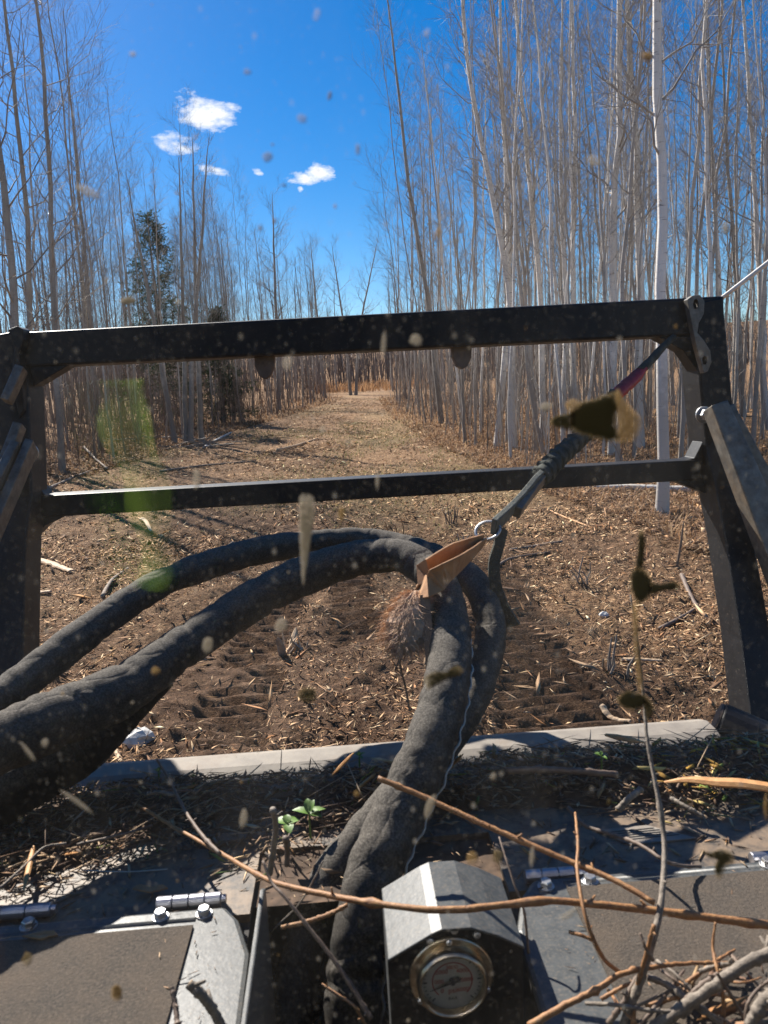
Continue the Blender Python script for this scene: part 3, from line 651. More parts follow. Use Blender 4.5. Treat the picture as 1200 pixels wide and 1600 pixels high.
# the rest of both stands: prototypes built once, then copied tree by tree
PROTO = []
for k in range(10):
    rng = np.random.default_rng(300 + k)
    st = ('birch', 'birch', 'aspen', 'thin', 'birch', 'aspen', 'thin', 'birch', 'aspen', 'birch')[k]
    H = 11.0 + 3.5 * rng.random()
    tv, tf, cv, cf = tree_mesh(trunk_line(H, rng), 0.020 + 0.022 * rng.random(), rng, st)
    white = k not in (2, 5, 8)
    tm = mk_mesh('trunk', tv, tf, None, True); cm = mk_mesh('crown', cv, cf)
    tm.materials.append((BW if k in (1, 4, 9) else M['bark_tan']) if white else BG); cm.materials.append(TC if white else TD)
    PROTO.append((tm, cm, white, st))
def copies(spots, label_of, group, kinds):
    for (x, y) in spots:
        tm, cm, white, st = PROTO[random.choice(kinds)]
        s = random.uniform(0.8, 1.12) * (1.0 if x > 0 else (0.95 if y < 24 else 0.74))
        t = empty('birch_tree' if white else 'aspen_tree', (x, y, float(gz(x, y)) - 0.1), label_of, 'tree', group)
        t.rotation_euler = (random.gauss(0, 0.035), random.gauss(0, 0.035) - (0.03 if x > 0 else -0.03), random.uniform(0, 6.28)); t.scale = (s, s, s * random.uniform(0.92, 1.1))
        for nm, me in (('trunk', tm), ('crown', cm)):
            o = bpy.data.objects.new(nm, me); COL.objects.link(o); o.parent = t
def spots(n, y0, y1, side, depth, gap):
    out = []; tries = 0
    while len(out) < n and tries < 20000:
        tries += 1
        y = y0 + (y1 - y0) * random.random() ** 1.25; o = 0.2 + depth * random.random() ** 1.2
        x = float(road_r(y)) + o if side > 0 else float(road_l(y)) - o
        if abs(x) > 0.52 * y + 0.6: continue
        if any((x - a) ** 2 + (y - b) ** 2 < gap * gap for a, b in out): continue
        out.append((x, y))
    return out
copies(spots(135, 14.0, 46, 1, 12, 0.6), 'slender pale bare tree in the dense stand right of the track', 'trees of the right stand', [0, 1, 4, 7, 9, 3, 6, 3, 6, 2])
copies(spots(120, 21, 54, -1, 12, 0.7), 'bare grey tree in the wood left of the track', 'trees of the left wood', [2, 5, 8, 3, 6, 2, 5])

# far wood: one mass behind
def mass(spot_list, seed, n_proto, H0, H1, style='far'):
    pr = []
    for k in range(n_proto):
        rng = np.random.default_rng(seed + k)
        tv, tf, cv, cf = tree_mesh(trunk_line(1.0 * 12, rng), 0.085, rng, style, 1.7)
        pr.append((np.concatenate([tv, cv]), np.concatenate([tf, cf + len(tv)]), len(tv)))
    V, F, C, o = [], [], [], 0
    for (x, y) in spot_list:
        v, f, nt = pr[random.randrange(n_proto)]
        s = random.uniform(H0, H1) / 12; a = random.uniform(0, 6.28)
        w = v * s; q = np.stack([w[:, 0] * math.cos(a) - w[:, 1] * math.sin(a) + x, w[:, 0] * math.sin(a) + w[:, 1] * math.cos(a) + y, w[:, 2] + float(ghill(np.array(x), np.array(y))) - 0.1], -1)
        cc = np.empty_like(q); cc[:nt] = np.array((0.26, 0.23, 0.20)) * random.uniform(0.6, 1.5); cc[nt:] = np.array((0.20, 0.165, 0.14)) * random.uniform(0.75, 1.25)
        V.append(q); F.append(f + o); C.append(cc); o += len(q)
    return np.concatenate(V), np.concatenate(F), np.concatenate(C)
far = []
for k in range(110):
    y = random.uniform(84, 150); x = random.uniform(-0.55 * y, 0.55 * y); far.append((x, y))
for k in range(50):
    y = random.uniform(46, 85); o = random.uniform(0.3, 22); far.append((float(road_r(y)) + o, y))
for k in range(55):
    y = random.uniform(46, 85); o = random.uniform(0.3, 24); far.append((float(road_l(y)) - o, y))
for k in range(20):
    y = random.uniform(22, 46); o = random.uniform(10, 18); far.append((float(road_r(y)) + o, y))
for k in range(55):
    y = random.uniform(24, 48); o = random.uniform(9, 16); far.append((float(road_l(y)) - o, y))
v, f, c = mass(far, 900, 6, 7.5, 12.0)
M['far_wood'] = col_mat('far_wood', 0.85, 0.3, 3)
tag(link('far_wood', mk_mesh('far_wood', v, f, c), M['far_wood']), 'hazy mass of bare trees behind the stands and beyond the track', 'wood', kind='stuff')

# undergrowth: thin stems nobody could count
def brush(n, side, y0, y1, depth, hmax, pal, rr=0.006):
    y = y0 + (y1 - y0) * RNG.random(n); o = 0.0 + depth * RNG.random(n) ** 1.2
    x = np.where(side > 0, road_r(y) + o, road_l(y) - o); k = np.abs(x) < 0.55 * y + 0.5; x, y = x[k], y[k]; n = len(x)
    H = hmax * (0.3 + 0.7 * RNG.random(n)); t = np.linspace(0, 1, 4)
    ln = RNG.normal(0, 0.13, (n, 2))
    P = np.stack([x[:, None] + ln[:, :1] * t * H[:, None], y[:, None] + ln[:, 1:] * t * H[:, None], gz(x, y)[:, None] + t * H[:, None]], -1)
    P[:, 1:] += RNG.normal(0, 0.03, (n, 3, 3))
    Rr = (rr * (0.6 + 0.8 * RNG.random(n)))[:, None] * (1.1 - 0.8 * t)[None]
    v, f = multi_tube(P, Rr, 3); C = np.repeat(pick(pal, n), 12, axis=0)
    P2, R2 = grow(P, Rr, np.random.default_rng(5), 5, 0.25, 1.0, 2, lambda q: 0.4 * hmax / 2.5 * (1.2 - q), 0.6, 0.2, 0.6, 0.0035)
    v2, f2 = multi_tube(P2, R2, 3); C2 = np.repeat(np.repeat(C[::12], 5, axis=0), 6, axis=0)
    return merge([(v, f, C), (v2, f2, C2)])
def thicket(n):
    y = 83 + 70 * RNG.random(n) ** 1.3; x = RNG.uniform(-1, 1, n) * 0.5 * y; H = 2.5 + 4.5 * RNG.random(n); t = np.linspace(0, 1, 4); ln = RNG.normal(0, 0.08, (n, 2))
    P = np.stack([x[:, None] + ln[:, :1] * t * H[:, None], y[:, None] + ln[:, 1:] * t * H[:, None], ghill(x, y)[:, None] - 0.2 + t * H[:, None]], -1); P[:, 1:] += RNG.normal(0, 0.07, (n, 3, 3))
    v, f = multi_tube(P, (0.03 + 0.04 * RNG.random(n))[:, None] * (1.1 - 0.8 * t)[None], 3)
    P2, R2 = grow(P, np.full((n, 4), 0.03), np.random.default_rng(6), 4, 0.3, 1.0, 2, lambda q: 1.3 * (1.2 - q), 0.5, 0.2, 0.6, 0.018, 0.01)
    v2, f2 = multi_tube(P2, R2, 3); C = pick([(0.20, 0.16, 0.13), (0.27, 0.225, 0.19), (0.16, 0.125, 0.10), (0.34, 0.30, 0.26)], n)
    return merge([(v, f, np.repeat(C, 12, axis=0)), (v2, f2, np.repeat(np.repeat(C, 4, axis=0), 6, axis=0))])
BR = [(0.20, 0.12, 0.09), (0.28, 0.20, 0.15), (0.16, 0.11, 0.085), (0.33, 0.26, 0.20)]
v, f, c = merge([brush(1500, -1, 13, 36, 7, 3.6, BR), brush(550, 1, 14, 46, 13, 4.2, [(0.42, 0.37, 0.31), (0.30, 0.25, 0.20), (0.50, 0.45, 0.39)], 0.013), brush(420, 1, 13, 40, 8, 2.2, BR + [(0.45, 0.40, 0.34)]), brush(350, -1, 34, 62, 5, 3.0, BR, 0.012), thicket(3200), brush(260, 1, 9, 22, 6, 1.1, [(0.35, 0.22, 0.12), (0.25, 0.15, 0.09)], 0.004)])
tag(link('undergrowth', mk_mesh('undergrowth', v, f, c), M['chips']), 'thin brown stems of undergrowth along the wood edges', 'undergrowth', kind='stuff')

# the dark conifer on the left
def conifer(px, py, H, rbase, label, seed, dens=1.0, group=None):
    rng = np.random.default_rng(seed); b = pg(px, py); z0 = float(gz(b.x, b.y)) - 0.1
    z = np.linspace(0, H, 12); P = np.stack([b.x + np.cumsum(rng.normal(0, 0.015, 12)), b.y + np.cumsum(rng.normal(0, 0.015, 12)), z0 + z], -1)
    Rt = 0.13 * (1 - z / H) + 0.012; tv, tf = multi_tube(P[None], Rt[None], 7)
    prof = lambda q: rbase * (1.02 - q) ** 0.85
    P1, R1 = grow(P[None], Rt[None], rng, int(170 * dens), 0.07, 0.99, 5, prof, 1.75, 0.06, 0.25, 0.008)
    P2, R2 = grow(P1, R1, rng, 9, 0.15, 1.0, 3, lambda q: 0.34 * rbase / 1.6 * (1.15 - 0.6 * q), 0.9, -0.12, 0.6, 0.005)
    bv, bf = multi_tube(P1, R1, 3)
    # needle sprays: small leaf-like slivers along the side shoots
    m = P2.shape[0]; per = 20
    t = rng.random((m, per, 1)); A = P2[:, :1] * (1 - t) + P2[:, -1:] * t; A = A.reshape(-1, 3) + rng.normal(0, 0.02, (m * per, 3))
    D = unit(np.repeat(P2[:, -1] - P2[:, 0], per, axis=0) + rng.normal(0, 0.16, (m * per, 3)))
    L = 0.06 + 0.07 * rng.random(m * per)
    C = np.clip(np.array([(0.034, 0.062, 0.028)]) * (0.6 + 0.9 * rng.random((m * per, 1))), 0, 1)
    S = unit(np.cross(D, rng.normal(0, 1, D.shape))) * (L * 0.13)[:, None]
    V = np.stack([A - S, A + D * L[:, None] * 0.5, A + S, A + D * L[:, None]], 1)
    V = np.stack([A, A + S + D * L[:, None] * 0.4, A + D * L[:, None], A - S + D * L[:, None] * 0.4], 1).reshape(-1, 3)
    F = np.arange(m * per * 4).reshape(-1, 4)
    e = empty('spruce_tree', (b.x, b.y, z0), label, 'tree', group); bb = np.array((b.x, b.y, z0))
    link('trunk', mk_mesh('trunk', np.concatenate([tv, bv]) - bb, np.concatenate([tf, bf + len(tv)])), M['spruce_bark'], e)
    link('crown', mk_mesh('crown', V - bb, F, np.repeat(C, 4, axis=0)), M['blades'], e)
conifer(262, 668, 8.9, 2.5, 'dark green conifer among the bare trees on the left', 77)
conifer(350, 662, 5.2, 1.5, 'smaller dark conifer half hidden right of the tall conifer', 78, 0.7)
# ------------------------------------------------------------------ the mulcher head
DZ = 1.10                                     # height of its top deck
root = empty('mulcher_head', mw(0, 1.2, 0.25), 'black forestry mulcher head with guard frame, hatch covers and pressure gauge', 'mulcher')
def mbox(mb, x0, x1, y0, y1, z0, z1):
    c = mw((x0 + x1) / 2, (y0 + y1) / 2, (z0 + z1) / 2)
    return mb.box(c, ((x1 - x0) / 2, (y1 - y0) / 2, (z1 - z0) / 2), YM)
FE = tom(pz(600, 1206, DZ)).y                  # front edge of the deck
HY = tom(pz(350, 1428, DZ)).y                  # hinge line
RX0, RX1, RY = tom(pz(388, 1440, DZ)).x, tom(pz(800, 1405, DZ)).x, tom(pz(540, 1318, DZ)).y   # hose recess
LX, RXX = -1.02, 1.22
housing = obj('housing', mbox(MB(), LX, RXX, 0.45, FE - 0.02, 0.30, DZ - 0.20), M['black_paint'], root, bevel=0.01)
mb = MB()
for (a, b, c, d) in ((LX, RXX, RY, FE), (LX, RX0, HY - 0.004, RY), (RX1, RXX, HY - 0.004, RY)):
    mbox(mb, a, b, c, d, DZ - 0.012, DZ)
obj('deck_plate', mb, M['deck_paint'], root)
# front lip: a rounded dusty steel flange
P = [(FE - 0.004, DZ + 0.004), (FE + 0.030, DZ + 0.016), (FE + 0.070, DZ + 0.018), (FE + 0.100, DZ + 0.008), (FE + 0.116, DZ - 0.02), (FE + 0.118, DZ - 0.12), (FE - 0.004, DZ - 0.12)]
xl, xr = tom(pz(100, 1215, DZ)).x, tom(pz(1108, 1142, DZ)).x
obj('front_lip', MB().prism([[mw(xl, y, z) for y, z in P]], mw(xr - xl, 0, 0)), M['dusty_steel'], root, bevel=0.003)
# recess for the hoses
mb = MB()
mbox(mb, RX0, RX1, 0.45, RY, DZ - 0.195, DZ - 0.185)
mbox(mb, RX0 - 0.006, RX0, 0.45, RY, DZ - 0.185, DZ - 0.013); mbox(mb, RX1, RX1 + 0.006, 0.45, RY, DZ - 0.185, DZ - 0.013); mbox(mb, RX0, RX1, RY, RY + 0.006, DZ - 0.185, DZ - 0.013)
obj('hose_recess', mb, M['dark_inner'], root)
# thin upright guard plate beside the hoses
a, b = tom(pz(408, 1388, DZ + 0.05)), tom(pz(396, 1560, DZ + 0.04))
obj('guard_plate', MB().prism([[mw(a.x, a.y, DZ + 0.05), mw(a.x, a.y - 0.012, DZ + 0.056), mw(a.x, b.y - 0.1, DZ + 0.045), mw(a.x, b.y - 0.1, DZ - 0.15), mw(a.x, a.y, DZ - 0.15)]], mw(0.006, 0, 0)), M['cover_paint'], root, bevel=0.002)
# hatch covers with grip mats
def cover(x0, x1, notch, matx0, matx1, maty):
    y0, y1, z = 0.42, HY - 0.006, DZ + 0.002
    o = [(x0, y0), (x1, y0), (x1, y1), (x0, y1)]
    if notch > 0: o = [(x0, y0), (x1 + 0.022, y0), (x1 + 0.012, y1 - 0.09), (x1 - 0.008, y1 - 0.03), (x1 - 0.03, y1), (x0, y1)]
    if notch < 0: o = [(x0 - 0.022, y0), (x1, y0), (x1, y1), (x0 + 0.03, y1), (x0 + 0.008, y1 - 0.03), (x0 - 0.012, y1 - 0.09)]
    c = obj('hatch_cover', MB().prism([[mw(x, y, z) for x, y in o]], mw(0, 0, 0.014)), M['cover_paint'], root, bevel=0.006)
    # pressed bead in front of the mat
    mb = MB()
    mb.tube([mw(matx0, maty + 0.014, z + 0.0085), mw(matx1, maty + 0.014, z + 0.0085)], 0.0072, 12)
    obj('pressed_bead', mb, M['cover_paint'], c, smooth=True)
    obj('grip_mat', MB().prism([[mw(x, y, z + 0.0145) for x, y in ((matx0, y0 + 0.01), (matx1, y0 + 0.01), (matx1, maty), (matx0, maty))]], mw(0, 0, 0.003)), M['grip_mat'], c)
    return c
my = tom(pz(295, 1468, DZ)).y; mx = tom(pz(290, 1520, DZ)).x
cl = cover(LX, RX0, 1, LX + 0.02, mx, my)
mx2 = tom(pz(905, 1450, DZ)).x; my2 = tom(pz(1000, 1398, DZ)).y
cr = cover(RX1, RXX, -1, mx2, RXX - 0.02, my2)
# hinge pins with their knuckles
for k, (x0, y0, x1, y1) in enumerate(((-75, 1430, 80, 1421), (245, 1411, 346, 1404), (820, 1370, 922, 1360), (1172, 1340, 1290, 1333))):
    a, b = pz(x0, y0, DZ + 0.012), pz(x1, y1, DZ + 0.012)
    am, bm = tom(a), tom(b); yy = (am.y + bm.y) / 2
    mb = MB(); n = 4
    for i in range(n):
        s0, s1 = am.x + (bm.x - am.x) * (i + 0.015) / n, am.x + (bm.x - am.x) * (i + 0.985) / n
        mb.tube([mw(s0, yy, DZ + 0.011), mw(s0 + 0.001, yy, DZ + 0.011), mw(s1 - 0.001, yy, DZ + 0.011), mw(s1, yy, DZ + 0.011)], [0.008, 0.009, 0.009, 0.008], 16)
    mb.tube([mw(am.x + 0.002, yy, DZ + 0.011), mw(bm.x + 0.006, yy, DZ + 0.011)], 0.0055, 12)
    obj('hinge_pin', mb, M['pin_steel'], root, smooth=False)
# hex bolts with washers
def bolt(mb, c, ax, r=0.0080, h=0.010):
    mb.lathe(c, ax, [(0, r * 1.35), (0.002, r * 1.35), (0.0022, r * 1.3)], 20)
    mb.lathe(c, ax, [(0.002, r), (h - 0.0015, r), (h, r * 0.86)], 6)
for (px, py) in ((45, 1448), (251, 1434), (319, 1429), (853, 1386), (922, 1378), (1200, 1352)):
    mb = MB(); p = pz(px, py, DZ + 0.016); bolt(mb, p, (0, 0, 1)); obj('bolt', mb, M['zinc'], root)
# small printed plate on the deck
a, b, c, d = pz(930, 1300, DZ), pz(1010, 1292, DZ), pz(1088, 1312, DZ), pz(985, 1322, DZ)
pl = obj('data_plate', MB().prism([[p + Vector((0, 0, 0.001)) for p in (a, b, c, d)]], (0, 0, 0.002)), M['dusty_steel'], root)
mb = MB()
for k in range(5):
    t0, t1 = 0.16 + 0.15 * k, 0.20 + 0.15 * k
    q = [a.lerp(d, t0), b.lerp(c, t0), b.lerp(c, t1), a.lerp(d, t1)]; m0 = (a + b + c + d) / 4
    mb.prism([[m0 + (p - m0) * 0.86 + Vector((0, 0, 0.0034)) for p in q]], (0, 0, 0.0004))
obj('plate_print', mb, M['ink_black'], pl)

# ---- pressure gauge in its folded housing
GYF, GYB = 0.745, 0.845
ga = Vector((0, -1, 0)); gan = YM @ ga
def gp(px, py, y): q = tom(pm(px, py, y)); return (q.x, q.z)
front = [gp(605, 1492, GYF), gp(672, 1452, GYF), gp(688, 1445, GYF), gp(733, 1442, GYF), gp(774, 1454, GYF), gp(815, 1472, GYF)]
poly = [(front[0][0], DZ - 0.17)] + front + [(front[-1][0], DZ - 0.17)]
gh = obj('gauge_housing', MB().prism([[mw(x, GYF, z) for x, z in poly]], mw(0, GYB - GYF, 0)), M['cover_paint'], root, bevel=0.003)
ov = [(x, z + 0.0015) for x, z in front] + [(x, z + 0.005) for x, z in reversed(front)]
obj('roof_plate', MB().prism([[mw(x, GYF - 0.014, z) for x, z in ov]], mw(0, GYB - GYF + 0.02, 0)), M['cover_paint'], gh, bevel=0.0012)
obj('face_plate', MB().prism([[mw(x, GYF - 0.001, z) for x, z in [(front[0][0] + .002, DZ - 0.17)] + [(x, z - 0.001) for x, z in front] + [(front[-1][0] - .002, DZ - 0.17)]]], mw(0, -0.004, 0)), M['black_paint'], gh)
gc = tom(pm(705, 1524, GYF - 0.006)); gr = 66 / 1200 * 0.83
C0 = mw(gc.x, GYF - 0.005, gc.z)
obj('bezel_flange', MB().lathe(C0, gan, [(0.0, gr), (0.003, gr), (0.004, gr * 0.97), (0.004, gr * 0.80)], 48), M['brass'], gh, smooth=False)
rim = MB(); prof = [(0.004, gr * 0.84), (0.014, gr * 0.83), (0.0185, gr * 0.80), (0.019, gr * 0.755), (0.016, gr * 0.73), (0.009, gr * 0.725)]
n = 48
ax = gan; Nn = ax.cross(Vector((0, 0, 1))).normalized(); Bn = ax.cross(Nn)
V = [C0 + ax * h + (Nn * math.cos(2 * math.pi * k / n) + Bn * math.sin(2 * math.pi * k / n)) * r for h, r in prof for k in range(n)]
rim.add(V, [(i * n + k, i * n + (k + 1) % n, (i + 1) * n + (k + 1) % n, (i + 1) * n + k) for i in range(len(prof) - 1) for k in range(n)])
obj('bezel_ring', rim, M['brass'], gh, smooth=True)
dr = gr * 0.735
obj('dial', MB().lathe(C0, gan, [(0.0055, dr), (0.0085, dr)], 48), M['dial_white'], gh)
gx_ = YM @ Vector((1, 0, 0)); gz_ = Vector((0, 0, 1))
def dp(a, r, h): return C0 + gan * h + (gx_ * math.cos(a) + gz_ * math.sin(a)) * r
# scale ticks, arcs and numerals; 0 at lower left, running clockwise
tk = MB(); tr = MB()
A0, A1 = R_(225), R_(-45)
def tick(mb, a, r0, r1, w, h=0.0088):
    ta = (gx_ * -math.sin(a) + gz_ * math.cos(a)) * w
    mb.prism([[dp(a, r0, h) - ta, dp(a, r1, h) - ta, dp(a, r1, h) + ta, dp(a, r0, h) + ta]], gan * 0.0002)
for k in range(31):
    a = A0 + (A1 - A0) * k / 30
    big = k % 5 == 0
    tick(tk if not big or k % 10 else tk, a, dr * (0.80 if big else 0.86), dr * 0.93, 0.00055 if big else 0.0003)
    if k < 30:
        b = A0 + (A1 - A0) * (k + 1) / 30
        tr.prism([[dp(a, dr * 0.62, 0.0088), dp(b, dr * 0.62, 0.0088), dp(b, dr * 0.65, 0.0088), dp(a, dr * 0.65, 0.0088)]], gan * 0.0002)
def text(mb, s, c, size):
    cu = bpy.data.curves.new('t', 'FONT'); cu.body = s; cu.size = size; cu.align_x = 'CENTER'; cu.align_y = 'CENTER'
    o = bpy.data.objects.new('t', cu); COL.objects.link(o)
    me = bpy.data.meshes.new_from_object(o.evaluated_get(bpy.context.evaluated_depsgraph_get()))
    mb.add([c + gx_ * v.co.x + gz_ * v.co.y for v in me.vertices], [tuple(p.vertices) for p in me.polygons])
    bpy.data.objects.remove(o); bpy.data.curves.remove(cu); bpy.data.meshes.remove(me)
for k in range(7):
    a = A0 + (A1 - A0) * k / 6
    text(tr, str(k * 1000) if k else '0', dp(a, dr * 0.47, 0.0090), dr * 0.20)
text(tr, 'psi', dp(R_(-90), dr * 0.34, 0.0090), dr * 0.26)
text(tk, 'BAR', dp(R_(-90), dr * 0.62, 0.0090), dr * 0.16)
obj('scale_marks', tk, M['ink_black'], gh); obj('scale_numerals', tr, M['ink_red'], gh)
an = R_(200)
nd = MB(); pa = (gx_ * -math.sin(an) + gz_ * math.cos(an))
nd.prism([[dp(an, dr * 0.78, 0.0105), C0 + gan * 0.0105 + pa * 0.0016, dp(an + math.pi, dr * 0.22, 0.0105) + pa * 0.0032, dp(an + math.pi, dr * 0.30, 0.0105), dp(an + math.pi, dr * 0.22, 0.0105) - pa * 0.0032, C0 + gan * 0.0105 - pa * 0.0016]], gan * 0.0008)
nd.lathe(C0, gan, [(0.009, 0.0035), (0.0125, 0.003)], 16)
obj('needle', nd, M['ink_black'], gh)
for a in (92, 215, 335):
    mb = MB(); c = dp(R_(a), gr * 0.92, 0.004); mb.lathe(c, gan, [(0, 0.0036), (0.002, 0.0034), (0.003, 0.002)], 12)
    obj('screw', mb, M['zinc'], gh)
for (px, py) in ((710, 1453), (672, 1470), (745, 1460)):
    mb = MB(); mb.lathe(pm(px, py, GYF - 0.0055), gan, [(0, 0.0042), (0.002, 0.004), (0.003, 0.002)], 12); obj('rivet', mb, M['zinc'], gh)

# ---- guard frame in front of the head
FY = 1.96
gf = obj('frame_top_bar', MB().prism([[pm(x, y, FY) for x, y in ((30, 519), (1132, 462), (1132, 521), (30, 574))]], mw(0, 0.10, 0)), M['black_paint'], root, bevel=0.006)
obj('frame_middle_bar', MB().prism([[pm(x, y, FY + 0.003) for x, y in ((40, 776), (1095, 718), (1095, 750), (40, 810))]], mw(0, 0.07, 0)), M['black_paint'], root, bevel=0.004)
def leg_y(py): return FY - 0.002 - max(0, (py - 700)) / 420 * 0.30
def leg(pts, d=0.105):
    return MB().prism([[pm(x, y, leg_y(y)) for x, y in pts]], mw(0, d, 0))
obj('frame_post', leg([(1088, 517), (1098, 470), (1130, 464), (1146, 640), (1162, 760), (1185, 880), (1208, 1010), (1235, 1165), (1178, 1165), (1158, 1000), (1135, 850), (1118, 762), (1104, 700), (1094, 600)]), M['black_paint'], root, bevel=0.005)
obj('frame_post', leg([(-14, 524), (30, 516), (44, 600), (50, 770), (40, 850), (36, 1000), (34, 1160), (-30, 1160), (-22, 800)]), M['black_paint'], root, bevel=0.005)
for pts in (((45, 573), (108, 570), (52, 604)), ((1030, 527), (1095, 524), (1097, 590), (1068, 548)), ((1060, 722), (1085, 716), (1098, 690), (1100, 724)), ((44, 808), (102, 806), (70, 822), (46, 846)), ((1050, 750), (1098, 748), (1112, 775)), ((48, 745), (72, 776), (46, 778))):
    obj('gusset', MB().prism([[pm(x, y, FY + 0.008) for x, y in pts]], mw(0, 0.06, 0)), M['black_paint'], root, bevel=0.002)
# tongue-shaped tabs under the top bar
for (cx, cy) in ((412, 552), (721, 536)):
    o = [(cx - 15, cy - 8), (cx + 17, cy - 9), (cx + 16, cy + 22), (cx + 10, cy + 36), (cx + 2, cy + 41), (cx - 7, cy + 36), (cx - 14, cy + 20)]
    obj('tab', MB().prism([[pm(x, y, FY + 0.03) for x, y in o]], mw(0, 0.035, 0)), M['rust_plate'], root, bevel=0.003)
def circ(cx, cy, rx, ry, ym, n=14): return [pm(cx + rx * math.cos(2 * math.pi * k / n), cy + ry * math.sin(2 * math.pi * k / n), ym) for k in range(n)]
# lifting lugs
lug = [(1074, 468), (1082, 462), (1094, 461), (1101, 470), (1100, 490), (1092, 505), (1090, 520), (1100, 532), (1110, 548), (1112, 566), (1106, 580), (1100, 583), (1094, 562), (1088, 540), (1082, 510)]
obj('lifting_lug', MB().prism([[pm(x, y, FY - 0.03) for x, y in lug], circ(1087, 475, 4.5, 8, FY - 0.03), circ(1101, 563, 4, 7, FY - 0.03)], mw(0, 0.022, 0)), M['grey_steel'], root, bevel=0.001)
obj('lifting_lug', MB().prism([[pm(x, y, FY - 0.03) for x, y in ((12, 515), (26, 509), (36, 514), (38, 530), (30, 552), (34, 590), (38, 640), (30, 655), (22, 620), (18, 580), (22, 545))]], mw(0, 0.05, 0)), M['black_paint'], root, bevel=0.003)
# braces: pairs of weathered flat bars running back from the posts
def brace(p0, p1, w0, w1, t, mat, name='brace_bar'):
    (ax_, ay, az), (bx_, by, bz) = p0, p1
    a = pm(ax_, ay, az - 0.07); b = pm(bx_, by, bz - 0.07)
    d = (b - a).normalized(); s = d.cross(YM @ Vector((0, 1, 0))).normalized(); u = s.cross(d)
    mb = MB(); V = []
    for p, w in ((a, w0), (b, w1)):
        for (i, j) in ((-1, -1), (1, -1), (1, 1), (-1, 1)): V.append(p + s * w * i + u * t * j)
    mb.add(V, [(0, 3, 2, 1), (4, 5, 6, 7), (0, 1, 5, 4), (1, 2, 6, 5), (2, 3, 7, 6), (3, 0, 4, 7)])
    return obj(name, mb, mat, root, bevel=0.003)
brace((1117, 634, 1.97), (1262, 985, 1.80), 0.022, 0.042, 0.03, M['grey_steel'])
brace((1133, 636, 2.03), (1262, 890, 1.95), 0.012, 0.024, 0.03, M['grey_steel'])
brace((50, 695, 1.97), (-40, 900, 1.78), 0.010, 0.012, 0.03, M['grey_steel'])
brace((27, 700, 1.95), (-40, 830, 1.80), 0.010, 0.012, 0.03, M['grey_steel'])
brace((34, 575, 1.98), (10, 628, 1.95), 0.011, 0.010, 0.02, M['grey_steel'], 'link_plate')
brace((31, 664, 1.97), (-10, 770, 1.90), 0.011, 0.012, 0.02, M['grey_steel'], 'link_plate')
for (px, py) in ((1099, 648), (47, 707)):
    mb = MB(); c = pm(px, py, FY - 0.004); mb.lathe(c, gan, [(0, 0.022), (0.006, 0.022)], 20); mb.lathe(c, gan, [(0.006, 0.016), (0.026, 0.016), (0.028, 0.013)], 6); obj('clevis_bolt', mb, M['zinc'], root)
# stub tube at the right end of the deck
a, b = pm(1118, 1132, 1.50), pm(1290, 1212, 1.40)
mb = MB(); mb.tube([a, a.lerp(b, 0.02), b], [0.046, 0.050, 0.056], 24); so = obj('pivot_tube', mb, M['black_paint'], root, smooth=False, bevel=0.002)
dd = (a - b).normalized()
obj('tube_end_ring', MB().lathe(a, dd, [(0, 0.048), (0.004, 0.047), (0.005, 0.030)], 24), M['rust_plate'], so)
obj('tube_bracket', MB().prism([[pm(x, y, 1.44) for x, y in ((1128, 1150), (1290, 1175), (1290, 1300), (1175, 1262), (1140, 1215))]], mw(0, 0.05, 0)), M['black_paint'], root, bevel=0.004)
# side skids that carry the head
for x in (LX + 0.04, RXX - 0.04):
    obj('skid_shoe', MB().prism([[mw(x - 0.02, y, z) for y, z in ((0.5, 0.30), (1.3, 0.30), (1.36, 0.5), (1.34, DZ - 0.14), (0.5, DZ - 0.14))]], mw(0.04, 0, 0)), M['black_paint'], root, bevel=0.004)
obj('frame_foot', mbox(MB(), LX + 0.1, RXX - 0.1, FE + 0.16, FE + 0.36, 0.62, 0.74), M['black_paint'], root, bevel=0.006)
for sx in (tom(pm(1200, 1165, leg_y(1165))).x, tom(pm(-40, 1160, leg_y(1160))).x):
    obj('frame_foot_stub', mbox(MB(), sx - 0.04, sx + 0.05, 1.70, 1.80, 0.70, tom(pm(1200, 1150, leg_y(1150))).z), M['black_paint'], root, bevel=0.004)

